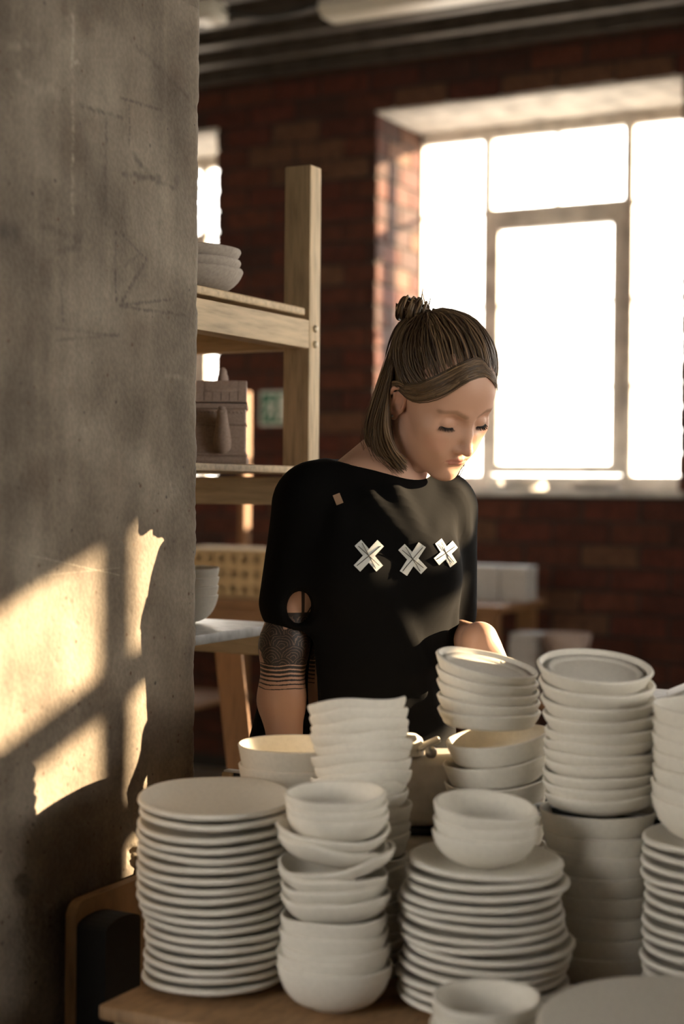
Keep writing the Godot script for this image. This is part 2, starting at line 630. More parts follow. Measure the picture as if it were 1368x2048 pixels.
func room() -> void:
	var f := structure("floor")
	part(f, "slab", spanned(Vector3(-7.3, -0.2, -7.1), Vector3(5.9, 0.0, 2.8), 0.0), mats.floor)
	var w := structure("wall_west")
	part(w, "masonry", spanned(Vector3(-7.3, 0, -7.1), Vector3(-7.0, 3.55, 2.8), 0.0), mats.wall)
	w = structure("wall_south")
	var sw := MB.new()
	span(sw, Vector3(-7.0, 0, 1.5), Vector3(-3.1, 3.55, 1.8), 0.0)
	span(sw, Vector3(-1.5, 0, 1.5), Vector3(2.3, 3.55, 1.8), 0.0)
	span(sw, Vector3(-3.1, 0, 1.5), Vector3(-1.5, 1.2, 1.8), 0.0)
	span(sw, Vector3(-3.1, 3.2, 1.5), Vector3(-1.5, 3.55, 1.8), 0.0)
	part(w, "masonry", sw.mesh(), mats.wall)
	var so := structure("window_7")
	sw = MB.new()
	for x in [-3.07, -2.3, -1.53]:
		span(sw, Vector3(x - 0.03, 1.2, 1.68), Vector3(x + 0.03, 3.2, 1.75))
	for y in [1.23, 2.2, 3.17]:
		span(sw, Vector3(-3.1, y - 0.03, 1.685), Vector3(-1.5, y + 0.03, 1.745))
	part(so, "frame", sw.mesh(), mats.frame)
	part(so, "pane", spanned(Vector3(-3.1, 1.2, 1.712), Vector3(-1.5, 3.2, 1.718), 0.0), mats.glass)
	w = structure("wall_wing")
	part(w, "masonry", spanned(Vector3(2.3, 0, -4.3), Vector3(5.9, 3.55, -4.0), 0.0), mats.wall)
	w = structure("wall_wing_end")
	part(w, "masonry", spanned(Vector3(5.6, 0, -7.1), Vector3(5.9, 3.55, -4.3), 0.0), mats.wall)
	# the east wall with two wide windows
	w = structure("wall_east")
	var m := MB.new()
	var zs := [-4.3, -3.7, -1.5, 2.8]
	for i in [0, 2]:
		span(m, Vector3(2.0, 0, zs[i]), Vector3(2.3, 3.55, zs[i + 1]), 0.0)
	for i in [1]:
		span(m, Vector3(2.0, 0, zs[i]), Vector3(2.3, 0.95, zs[i + 1]), 0.0)
		span(m, Vector3(2.0, 3.1, zs[i]), Vector3(2.3, 3.55, zs[i + 1]), 0.0)
	part(w, "masonry", m.mesh(), mats.wall)
	for i in [1]:
		var o := structure("window_6")
		var mm := MB.new()
		for z in [zs[i] + 0.03, zs[i] + 0.74, zs[i] + 1.46, zs[i] + 2.17]:
			span(mm, Vector3(2.2, 0.95, z - 0.03), Vector3(2.27, 3.1, z + 0.03))
		for y in [0.98, 2.3, 3.07]:
			span(mm, Vector3(2.205, y - 0.03, zs[i]), Vector3(2.265, y + 0.03, zs[i + 1]))
		part(o, "frame", mm.mesh(), mats.frame)
		part(o, "pane", spanned(Vector3(2.232, 0.97, zs[i]), Vector3(2.238, 3.1, zs[i + 1]), 0.0), mats.glass)
	# the ceiling: a folded steel deck, ribs along X
	var c := structure("ceiling")
	m = MB.new()
	var prof: Array[Vector2] = []
	var z := -6.39 - 0.27 * 2
	while z < 2.8:
		prof.append_array([Vector2(z - 0.035, 3.34), Vector2(z + 0.035, 3.34), Vector2(z + 0.045, 3.52), Vector2(z + 0.225, 3.52)])
		z += 0.27
	for i in prof.size() - 1:
		var a := prof[i]
		var b := prof[i + 1]
		var q := [m.p(Vector3(-7.3, a.y, a.x)), m.p(Vector3(5.9, a.y, a.x)), m.p(Vector3(5.9, b.y, b.x)), m.p(Vector3(-7.3, b.y, b.x))]
		m.quad(q[0], q[1], q[2], q[3])
		var q2 := [m.p(Vector3(-7.3, a.y + 0.003, a.x)), m.p(Vector3(5.9, a.y + 0.003, a.x)), m.p(Vector3(5.9, b.y + 0.003, b.x)), m.p(Vector3(-7.3, b.y + 0.003, b.x))]
		m.quad(q2[3], q2[2], q2[1], q2[0])
	part(c, "deck_sheet", m.mesh(), mats.deck)
	for i in 14:
		var zr := -6.39 + 0.268 * i
		part(c, "rib", spanned(Vector3(-7.0, 3.318, zr - 0.032), Vector3(5.6, 3.339, zr + 0.032), 0.004), mats.deck)
	part(c, "roof_slab", spanned(Vector3(-7.3, 3.53, -7.1), Vector3(5.9, 3.75, 2.8), 0.0), mats.wall)


func brick_wall() -> void:
	var w := structure("wall_north")
	var m := MB.new()
	var zb := -7.06
	var zf := WZ - 0.007
	span(m, Vector3(-7.0, 0, zb), Vector3(5.6, SILL, zf), 0.0)
	span(m, Vector3(-7.0, HEAD + 0.004, zb), Vector3(5.6, 3.55, zf), 0.0)
	var x0 := -7.0
	for o in OPENINGS:
		span(m, Vector3(x0, SILL, zb), Vector3(o[0] - 0.007, HEAD + 0.004, zf), 0.0)
		x0 = o[1] + 0.007
	span(m, Vector3(x0, SILL, zb), Vector3(5.6, HEAD + 0.004, zf), 0.0)
	part(w, "mortar", m.mesh(), mats.mortar)
	# soffits: smooth plaster
	for o in OPENINGS:
		part(w, "soffit", spanned(Vector3(o[0] - 0.005, HEAD, -7.0), Vector3(o[1] + 0.005, HEAD + 0.02, WZ - 0.001), 0.0), mats.plaster)
	var far := MB.new()
	var shared := {}
	var r0 := -13
	for r in range(r0, 22):
		var y0 := 1.2484 + r * ROW
		var y1 := y0 + ROW - 0.011
		if y0 < 0.0 or y1 > 3.45:
			continue
		var mid := (y0 + y1) * 0.5
		var ph := -2.527 + (0.131 if posmod(r, 2) == 1 else 0.0)
		var gaps := []
		if mid > SILL and mid < HEAD:
			gaps = OPENINGS
		var lim := -7.0
		var runs := []
		for o in gaps:
			runs.append([lim, o[0]])
			lim = o[1]
		runs.append([lim, 5.6])
		for run in runs:
			var n := int(floor((run[0] - ph) / 0.2615))
			while ph + n * 0.2615 < run[1]:
				var a := maxf(ph + n * 0.2615 + 0.0055, run[0])
				var b := minf(ph + (n + 1) * 0.2615 - 0.0055, run[1])
				n += 1
				if b - a < 0.03:
					continue
				var cx := (a + b) * 0.5
				var proud := rng.randf_range(-0.003, 0.004)
				if cx > -4.75 and cx < -1.62 and y0 > 0.72 and y1 < 3.36:
					var key := "%d_%d" % [int(round((b - a) * 100.0)), rng.randi() % 3 if b - a > 0.24 else 0]
					if not shared.has(key):
						var bm := MB.new()
						bm.box(Transform3D(), Vector3(b - a, ROW - 0.011, 0.06), 0.005, 0.002, rng)
						shared[key] = bm.mesh()
					part(w, "brick", shared[key], mats["brick_%d" % (rng.randi() % 6)], Transform3D(Basis(), Vector3(cx, mid, WZ - 0.03 + proud)))
				else:
					far.box(Transform3D(Basis(), Vector3(cx, mid, WZ - 0.03 + proud)), Vector3(b - a, ROW - 0.011, 0.06), 0.004)
		# the bricks that line the reveals
		for o in gaps:
			for s in [0, 1]:
				var zz := WZ - 0.062
				var first := 0.19 if posmod(r, 2) == 0 else 0.06
				while zz > -6.95:
					var z1 := maxf(zz - (first if first > 0.0 else 0.25), -7.0)
					first = 0.0
					var xx: float = o[s] + (-0.026 if s == 0 else 0.026)
					var tx := Transform3D(Basis(), Vector3(xx, mid, (zz + z1) * 0.5))
					var sz := Vector3(0.052, ROW - 0.011, zz - z1 - 0.008)
					if o[0] == -3.27 and s == 0:
						var bm := MB.new()
						bm.box(Transform3D(), sz, 0.004)
						part(w, "brick", bm.mesh(), mats["brick_%d" % (rng.randi() % 6)], tx)
					else:
						far.box(tx, sz, 0.004)
					zz = z1 - 0.004
	var fo := part(w, "brickwork", far.mesh(), mats.brick_0)
	fo.set_meta("kind", "stuff")


# one steel framed window in the north wall; x: its opening
func window(n: int, x0: float, x1: float, sunny := false) -> void:
	var o := structure("window_%d" % n)
	var zf := -6.945
	var zb := -7.0
	var dx := x0 + 3.27
	var m := MB.new()
	span(m, Vector3(x0, SILL + 0.02, zb), Vector3(x0 + 0.012, HEAD, zf), 0.003)
	span(m, Vector3(x1 - 0.04, SILL + 0.02, zb), Vector3(x1, HEAD, zf), 0.003)
	span(m, Vector3(x0, 3.052, zb), Vector3(x1, HEAD, zf), 0.003)
	span(m, Vector3(x0, SILL + 0.02, zb), Vector3(x1, 1.447, zf), 0.003)
	part(o, "frame", m.mesh(), mats.frame)
	if sunny:
		var cx := 3.76
		part(o, "mullion", spanned(Vector3(cx - 0.018, 1.44, zb), Vector3(cx + 0.018, 3.06, zf), 0.003), mats.frame)
		for y in [2.825, 2.60, 2.2, 1.8]:
			part(o, "muntin", spanned(Vector3(x0, y - 0.028, zb), Vector3(x1, y + 0.028, zf - 0.005), 0.003), mats.frame)
		part(o, "pane", spanned(Vector3(x0, 1.44, -6.975), Vector3(x1, 3.06, -6.97), 0.0), mats.glass)
	else:
		for x in [-2.919, -2.2205]:
			part(o, "mullion", spanned(Vector3(x + dx - 0.0235, 1.44, zb), Vector3(x + dx + 0.0235, 3.06, zf + 0.004), 0.003), mats.frame)
		part(o, "transom", spanned(Vector3(-2.896 + dx, 2.662, zb), Vector3(-2.244 + dx, 2.716, zf + 0.004), 0.003), mats.frame)
		var s := MB.new()
		span(s, Vector3(-2.892 + dx, 1.452, zb + 0.01), Vector3(-2.852 + dx, 2.658, zf + 0.012), 0.004)
		span(s, Vector3(-2.296 + dx, 1.452, zb + 0.01), Vector3(-2.248 + dx, 2.658, zf + 0.012), 0.004)
		span(s, Vector3(-2.86 + dx, 2.61, zb + 0.01), Vector3(-2.28 + dx, 2.658, zf + 0.012), 0.004)
		span(s, Vector3(-2.86 + dx, 1.452, zb + 0.01), Vector3(-2.28 + dx, 1.50, zf + 0.012), 0.004)
		part(o, "sash", s.mesh(), mats.frame)
		var hinge := MB.new()
		hinge.tube([Vector3(-2.246 + dx, 2.6, zf + 0.016), Vector3(-2.246 + dx, 2.69, zf + 0.016)], [0.011, 0.011], 8)
		part(o, "hinge", hinge.mesh(), mats.frame)
		part(o, "lock_bar", spanned(Vector3(-2.268 + dx, 1.7, zf + 0.012), Vector3(-2.252 + dx, 2.58, zf + 0.022), 0.003), mats.frame)
		for y in [2.256, 1.86]:
			part(o, "muntin", spanned(Vector3(-2.86 + dx, y - 0.007, zb + 0.02), Vector3(-2.28 + dx, y + 0.007, zf), 0.002), mats.frame)
		for y in [2.70, 2.256, 1.86]:
			part(o, "muntin", spanned(Vector3(-3.262 + dx, y - 0.007, zb + 0.02), Vector3(-2.935 + dx, y + 0.007, zf), 0.002), mats.frame)
			part(o, "muntin", spanned(Vector3(-2.2 + dx, y - 0.007, zb + 0.02), Vector3(-1.87 + dx, y + 0.007, zf), 0.002), mats.frame)
		part(o, "muntin", spanned(Vector3(-2.577 + dx, 2.71, zb + 0.02), Vector3(-2.563 + dx, 3.06, zf), 0.002), mats.frame)
		for q in [[-3.262, -2.94, 1.44, 3.056], [-2.898, -2.242, 2.71, 3.056], [-2.856, -2.29, 1.49, 2.615], [-2.2, -1.875, 1.44, 3.056]]:
			part(o, "pane", spanned(Vector3(q[0] + dx, q[2], -6.979), Vector3(q[1] + dx, q[3], -6.975), 0.0), mats.glass)
	part(o, "sill", spanned(Vector3(x0 - 0.03, SILL, -6.99), Vector3(x1 + 0.03, SILL + 0.028, WZ + 0.045), 0.005), mats.plaster)


func windows() -> void:
	for i in OPENINGS.size():
		window(i + 1, OPENINGS[i][0], OPENINGS[i][1], i == 4)
	# what lies on the sill
	var m := MB.new()
	m.lathe(Transform3D(), dish(0.115, 0.028, 0.006, 0.7), 40)
	single("grey_dish", m.mesh(), mats.bisque_grey, Transform3D(Basis(), Vector3(-2.235, 1.378, -6.58)), "grey unglazed dish lying flat on the white window sill at right", "dish")
	var t := thing("sheet_stack", Vector3(-2.60, 1.378, -6.60), "untidy small heap of white tiles lying on the window sill", "tiles")
	for i in 4:
		part(t, "tile", bx(Vector3(0.20 - 0.02 * i, 0.012, 0.13), 0.002), mats.tile, Transform3D(Basis(Vector3.UP, -0.2 + 0.17 * i), Vector3(0.015 * i, 0.006 + 0.0122 * i, 0.01 * i)))
	m = MB.new()
	m.lathe(Transform3D(), [Vector2(0, 0), Vector2(0.03, 0), Vector2(0.034, 0.02), Vector2(0.03, 0.045), Vector2(0.026, 0.05), Vector2(0.024, 0.045), Vector2(0.024, 0.01), Vector2(0, 0.008)], 24)
	single("sill_cup", m.mesh(), mats.bisque, Transform3D(Basis(), Vector3(-2.73, 1.378, -6.62)), "little white cup on the window sill left of the tiles", "cup")


func ceiling_things() -> void:
	# fluorescent fittings hang under the deck, switched off
	var t := thing("batten_light", Vector3(-2.2, 3.23, -5.38), "long white fluorescent ceiling fitting, switched off, under the steel deck", "ceiling light")
	var sh := PackedVector2Array([Vector2(-0.075, 0.035), Vector2(-0.09, 0.0), Vector2(-0.05, -0.03), Vector2(0.05, -0.03), Vector2(0.09, 0.0), Vector2(0.075, 0.035)])
	var m := MB.new()
	m.slab(Transform3D(Basis(Vector3.UP, PI / 2), Vector3.ZERO), sh, -0.74, 0.74)
	part(t, "diffuser", m.mesh(), mats.lamp)
	part(t, "housing", spanned(Vector3(-0.7, 0.035, -0.05), Vector3(0.7, 0.06, 0.05)), mats.lamp)
	for x in [-0.5, 0.5]:
		m = MB.new()
		m.tube([Vector3(x, 0.06, 0), Vector3(x, 0.112, 0)], [0.006, 0.006], 8)
		part(t, "hanger", m.mesh(), mats.steel)
	t = thing("batten_light", Vector3(-3.98, 3.205, -5.09), "end of a white fluorescent ceiling fitting beside the concrete column", "ceiling light")
	part(t, "end_cap", spanned(Vector3(0.62, -0.04, -0.06), Vector3(0.73, 0.04, 0.06), 0.012), mats.lamp)
	part(t, "diffuser", spanned(Vector3(-0.7, -0.035, -0.055), Vector3(0.62, 0.035, 0.055), 0.015), mats.lamp)
	for x in [-0.5, 0.5]:
		m = MB.new()
		m.tube([Vector3(x, 0.03, 0), Vector3(x, 0.137, 0)], [0.006, 0.006], 8)
		part(t, "hanger", m.mesh(), mats.steel)
	m = MB.new()
	var pts := []
	var rr := []
	for i in 17:
		var f := i / 16.0
		pts.append(Vector3(-3.27, 3.22, -5.09).lerp(Vector3(-2.94, 3.29, -5.38), f) - Vector3(0, 0.055 * 4.0 * f * (1.0 - f), 0))
		rr.append(0.007)
	m.tube(pts, rr, 8)
	single("lamp_cable", m.mesh(), mats.black, Transform3D(), "black cable sagging between the two ceiling light fittings", "cable")


# ---------------------------------------------------------------- concrete column
func column() -> void:
	var t := thing("concrete_column", Vector3(-1.7, 0, -1.6), "massive stained concrete column with pits and pencil marks, lit by low sun", "column")
	var x := 0.3
	var z0 := -0.538
	var z1 := 0.5
	part(t, "core", spanned(Vector3(-0.3, 0, z0 + 0.004), Vector3(x - 0.03, 3.34, z1), 0.01), mats.get("core", mat("core", Color(0.40, 0.375, 0.33), 0.9)))
	var tex := concrete_texture()
	var cm := StandardMaterial3D.new()
	cm.resource_name = "concrete"
	cm.albedo_texture = tex[0]
	cm.roughness = 0.85
	cm.heightmap_enabled = false
	cm.normal_enabled = true
	cm.normal_texture = tex[1]
	cm.normal_scale = 0.7
	# the face towards the room is a fine grid: flat, with pits, and an arris worn ragged at the far corner
	var n1 := FastNoiseLite.new()
	n1.seed = 4
	n1.frequency = 9.0
	var n2 := FastNoiseLite.new()
	n2.seed = 8
	n2.frequency = 45.0
	n2.fractal_octaves = 2
	var pits := [[0.8115, -0.36, 0.016, 0.014], [0.8265, -0.10, 0.017, 0.016], [0.835, -0.085, 0.008, 0.008], [0.80, -0.385, 0.008, 0.01]]
	var pr := RandomNumberGenerator.new()
	pr.seed = 21
	for i in 60:
		pits.append([pr.randf_range(0.85, 1.55), pr.randf_range(-0.53, -0.04), pr.randf_range(0.0018, 0.0045), 0.004])
	var m := MB.new()
	var ys := []
	var y := 0.0
	while y < 3.341:
		ys.append(y)
		y += 0.0045 if y > 0.55 and y < 2.1 else 0.06
	var zs := []
	var z := z0
	while z < z1 + 0.001:
		zs.append(z)
		z += 0.0045 if z < 0.02 else 0.06
	var rows := []
	# first columns wrap the corner
	for yi in ys.size():
		var yy: float = ys[yi]
		for zi in range(-4, zs.size()):
			var px := x
			var pz: float
			if zi < 0:
				px = x - 0.03 * (-zi) / 4.0 - 0.004
				pz = z0
			else:
				pz = zs[zi]
			var edge := clampf(1.0 - (pz - z0) / 0.018, 0.0, 1.0)
			if zi >= 0:
				px -= edge * edge * (0.007 + 0.004 * n1.get_noise_2d(yy * 2.0, 3.0))
				px += 0.0012 * n1.get_noise_2d(yy, pz)
			pz += edge * maxf(0.0, 0.004 * n1.get_noise_2d(yy * 1.7, 9.0) + 0.0035 * n2.get_noise_2d(yy, 2.0))
			if zi >= 0:
				for q in pits:
					var e := Vector2((yy - q[0]) / q[2], (pz - q[1]) / q[2]).length()
					e += 0.35 * n2.get_noise_2d(yy * 1.3, pz * 1.3)
					if e < 1.0:
						px -= q[3] * sqrt(maxf(0.0, 1.0 - e))
			m.p(Vector3(px, yy, pz), Vector2(-(zs[maxi(zi, 0)]) / 0.6 + 0.05, 1.0 - (yy - 0.45) / 1.7))
	var w := zs.size() + 4
	for yi in ys.size() - 1:
		for k in w - 1:
			var a := yi * w + k
			m.quad(a, a + w, a + w + 1, a + 1)
	part(t, "face", m.mesh(), cm)


func blot(im: Image, x: float, y: float, r: float, col: Color, a: float) -> void:
	for j in range(int(y - r), int(y + r) + 1):
		for i in range(int(x - r), int(x + r) + 1):
			if i >= 0 and j >= 0 and i < im.get_width() and j < im.get_height():
				var e := Vector2(i - x, j - y).length() / r
				if e < 1.0:
					im.set_pixel(i, j, im.get_pixel(i, j).lerp(col, a * (1.0 - e * e)))


func stroke(im: Image, p: Vector2, q: Vector2, r: float, col: Color, a: float, rg: RandomNumberGenerator) -> void:
	var n := int(p.distance_to(q) / (r * 0.6)) + 1
	for i in n + 1:
		var f := float(i) / n
		if rg.randf() < 0.22:
			continue
		var s := p.lerp(q, f) + Vector2(rg.randf_range(-1, 1), rg.randf_range(-1, 1)) * r * 0.5
		blot(im, s.x, s.y, r * rg.randf_range(0.7, 1.2), col, a * rg.randf_range(0.4, 1.0))


func concrete_texture() -> Array:
	var W := 640
	var H := 1800
	var base := FastNoiseLite.new()
	base.seed = 12
	base.frequency = 0.004
	base.fractal_octaves = 5
	var fine := FastNoiseLite.new()
	fine.seed = 31
	fine.frequency = 0.09
	fine.fractal_octaves = 3
	var ia := base.get_image(W, H)
	var ib := fine.get_image(W, H)
	# formwork streaks: noise drawn out along the height
	base.frequency = 0.02
	var ic := base.get_image(W, 64)
	ic.resize(W, H, Image.INTERPOLATE_CUBIC)
	for q in [ia, ib, ic]:
		q.convert(Image.FORMAT_L8)
	var da := ia.get_data()
	var db := ib.get_data()
	var dc := ic.get_data()
	var rgb := PackedByteArray()
	rgb.resize(W * H * 3)
	for i in W * H:
		var f := da[i] / 255.0
		var k := 0.70 + 0.34 * (f - 0.5) + 0.12 * (db[i] / 255.0 - 0.5) + 0.09 * (dc[i] / 255.0 - 0.5)
		rgb[i * 3] = int(clampf(k * 0.635, 0, 1) * 255.0)
		rgb[i * 3 + 1] = int(clampf(k * 0.58 + 0.02 * (f - 0.5), 0, 1) * 255.0)
		rgb[i * 3 + 2] = int(clampf(k * 0.51 + 0.03 * (f - 0.5), 0, 1) * 255.0)
	var im := Image.create_from_data(W, H, false, Image.FORMAT_RGB8, rgb)
	var rg := RandomNumberGenerator.new()
	rg.seed = 77
	var dark := Color(0.22, 0.195, 0.175)
	var brown := Color(0.30, 0.22, 0.16)
	for i in 330:
		blot(im, rg.randf() * W, pow(rg.randf(), 0.7) * H, rg.randf_range(1.2, 4.0), brown if rg.randf() < 0.6 else dark, rg.randf_range(0.4, 0.9))
	for i in 40:
		blot(im, rg.randf() * W, rg.randf() * H, rg.randf_range(8, 60), brown, rg.randf_range(0.06, 0.2))
	# photo pixel -> texel of the face, worked out by hand for the marks drawn on the concrete
	for s in MARKS:
		stroke(im, Vector2(s[0], s[1]), Vector2(s[2], s[3]), s[4], dark, s[5], rg)
	for s in SCRATCH:
		stroke(im, Vector2(s[0], s[1]), Vector2(s[2], s[3]), s[4], Color(0.78, 0.75, 0.69), s[5], rg)
	var hm := ib.duplicate()
	hm.convert(Image.FORMAT_RGB8)
	hm.bump_map_to_normal_map(1.2)
	return [ImageTexture.create_from_image(im), ImageTexture.create_from_image(hm)]


# ---------------------------------------------------------------- shelf
func shelf_unit() -> void:
	var t := thing("shelf_unit", Vector3(-2.2, 0, -2.46), "pale wooden shelf unit with bolted end rail behind the column", "shelf")
	var o := Vector3(2.2, 0, 2.46)
	for x in [-3.05, -1.58]:
		for z in [-2.7595, -2.205]:
			part(t, "post", spanned(Vector3(x, 0, z) + o, Vector3(x + 0.06, 2.021, z + 0.045) + o, 0.0025), mats.wood_1)
	for x in [-3.045, -1.565]:
		part(t, "end_rail", spanned(Vector3(x, 1.656, -2.7145) + o, Vector3(x + 0.0447, 1.7125, -2.205) + o, 0.0015), mats.wood_2)
	for y in [1.656, 1.345, 1.04]:
		part(t, "back_rail", spanned(Vector3(-2.99, y, -2.755) + o, Vector3(-1.58, y + 0.056, -2.716) + o, 0.002), mats.wood_0)
	part(t, "shelf_board", spanned(Vector3(-3.05, 1.7195, -2.702) + o, Vector3(-1.5225, 1.736, -2.17) + o, 0.003), mats.wood_0)
	part(t, "shelf_board", spanned(Vector3(-3.05, 1.4075, -2.775) + o, Vector3(-1.508, 1.422, -2.15) + o, 0.002), mats.wood_0)
	part(t, "shelf_board", spanned(Vector3(-3.05, 1.0995, -2.62) + o, Vector3(-1.518, 1.118, -2.15) + o, 0.002), mats.white_board).set_meta("label", "white laminated board")
	part(t, "shelf_board", spanned(Vector3(-3.05, 0.35, -2.702) + o, Vector3(-1.5225, 0.368, -2.17) + o, 0.002), mats.wood_0)
	for y in [1.697, 1.6657]:
		var m := MB.new()
		m.lathe(Transform3D(Basis(Vector3.FORWARD, PI / 2), Vector3.ZERO), [Vector2(0.0075, 0.0), Vector2(0.0075, 0.0015), Vector2(0.006, 0.0038), Vector2(0.003, 0.005), Vector2(0, 0.0053)], 16)
		part(t, "bolt", m.mesh(), mats.bolt, Transform3D(Basis(), Vector3(-1.52, y, -2.737) + o))
	# on the shelves
	var c: Vector3 = Vector3(-1.6058, 1.7970, -2.4156)
	var hs := [0.0, 0.024, 0.046]
	var names := ["bottom dish of three stacked on the top wooden shelf beside the column", "middle dish of three stacked on the top wooden shelf beside the column", "flat uppermost dish of three stacked on the top wooden shelf beside the column"]
	for i in 3:
		var m := MB.new()
		m.lathe(Transform3D(), dish(0.098 - 0.002 * (i % 2), 0.042 if i == 0 else 0.036, 0.008, 0.45), 48)
		single("shelf_dish", m.mesh(), mats.bisque_grey, Transform3D(Basis(Vector3.FORWARD, 0.02 * i), Vector3(c.x - 0.003 * i, 1.736 + hs[i], c.z)), names[i], "dish", "dishes on the top shelf")
	c = Vector3(-1.6824, 1.1625, -2.4998)
	var bm := MB.new()
	bm.lathe(Transform3D(), bowl(0.076, 0.056, 0.0035), 48)
	var bmesh := bm.mesh()
	names = ["lowest of the four white bowls nested on the white shelf board", "second white bowl from the bottom of the nest on the white shelf board", "third white bowl from the bottom of the nest on the white shelf board", "uppermost of the four white bowls nested on the white shelf board"]
	for i in 4:
		single("shelf_bowl", bmesh, mats.bisque, Transform3D(Basis(Vector3.RIGHT, 0.012 * (i % 2)), Vector3(c.x + 0.001 * i, 1.118 + 0.0172 * i, c.z)), names[i], "bowl", "bowls nested on the white shelf board")
	teapot()


func teapot() -> void:
	var c: Vector3 = Vector3(-1.6467, 1.4277, -2.5913)
	var t := thing("teapot", Vector3(c.x, 1.422, c.z), "grey clay teapot shaped like a little house with planked roof lid", "teapot", "", deg_to_rad(30))
	var m := MB.new()
	span(m, Vector3(-0.0485, 0.02, -0.04), Vector3(0.0485, 0.1165, 0.04), 0.003)
	span(m, Vector3(-0.053, 0.0, -0.044), Vector3(0.053, 0.018, 0.044), 0.004)
	span(m, Vector3(-0.051, 0.016, -0.0425), Vector3(0.051, 0.026, 0.0425), 0.003)
	span(m, Vector3(-0.0505, 0.076, -0.042), Vector3(0.0505, 0.082, 0.042), 0.002)
	span(m, Vector3(-0.0515, 0.108, -0.043), Vector3(0.0515, 0.1195, 0.043), 0.002)
	part(t, "body", m.mesh(), mats.clay)
	# small beads under the eaves
	m = MB.new()
	for i in 12:
		span(m, Vector3(-0.046 + i * 0.0078, 0.1, 0.039), Vector3(-0.042 + i * 0.0078, 0.1045, 0.0418), 0.001)
	part(t, "moulding", m.mesh(), mats.clay)
	m = MB.new()
	var ps := []
	var rr := []
	for q in [[0.030, 0.032, 0.010], [0.034, 0.040, 0.0165], [0.044, 0.044, 0.0175], [0.062, 0.048, 0.0155], [0.08, 0.053, 0.0125], [0.098, 0.060, 0.0095], [0.108, 0.0655, 0.0082], [0.1095, 0.0665, 0.0075], [0.1075, 0.0657, 0.0058], [0.096, 0.060, 0.0055]]:
		ps.append(Vector3(0.004, q[0], q[1]))
		rr.append(q[2])
	m.tube(ps, rr, 20, 1.0, Vector3.RIGHT)
	part(t, "spout", m.mesh(), mats.clay)
	var hole := MB.new()
	hole.lathe(Transform3D(Basis(Vector3.RIGHT, 0.55), Vector3(0.004, 0.1055, 0.0652)), [Vector2(0.0, -0.001), Vector2(0.0053, -0.001), Vector2(0.0053, 0.0), Vector2(0, 0.0)], 16)
	part(t, "spout_bore", hole.mesh(), mats.black)
	var lid := part(t, "lid", spanned(Vector3(-0.0505, 0.1205, -0.04), Vector3(0.0505, 0.125, 0.04), 0.002), mats.clay)
	m = MB.new()
	var sh := PackedVector2Array([Vector2(-0.041, 0.122), Vector2(0.041, 0.122), Vector2(0.036, 0.138), Vector2(0.027, 0.153), Vector2(0.016, 0.1645), Vector2(-0.016, 0.1645), Vector2(-0.027, 0.153), Vector2(-0.036, 0.138)])
	for i in 6:
		m.slab(Transform3D(Basis(Vector3.UP, -PI / 2), Vector3.ZERO), sh, -0.049 + i * 0.0164, -0.049 + i * 0.0164 + 0.0152)
	part(lid, "roof_plank", m.mesh(), mats.clay)
	part(lid, "ridge", spanned(Vector3(-0.0485, 0.122, -0.034), Vector3(0.0485, 0.1635, 0.034), 0.02), mats.clay)
	m = MB.new()
	m.lathe(Transform3D(Basis(), Vector3(0.002, 0.1635, 0)), [Vector2(0.010, 0), Vector2(0.0115, 0.004), Vector2(0.010, 0.012), Vector2(0.008, 0.0145), Vector2(0.0085, 0.018), Vector2(0.007, 0.0235), Vector2(0.003, 0.0275), Vector2(0, 0.028)], 20)
	part(lid, "knob", m.mesh(), mats.clay)
	m = MB.new()
	ps = []
	rr = []
	for i in 9:
		var a := PI * i / 8.0
		ps.append(Vector3(0.0, 0.068 + 0.035 * cos(a), -0.042 - 0.03 * sin(a)))
		rr.append(0.006)
	m.tube(ps, rr, 10, 1.0, Vector3.RIGHT)
	part(t, "handle", m.mesh(), mats.clay)


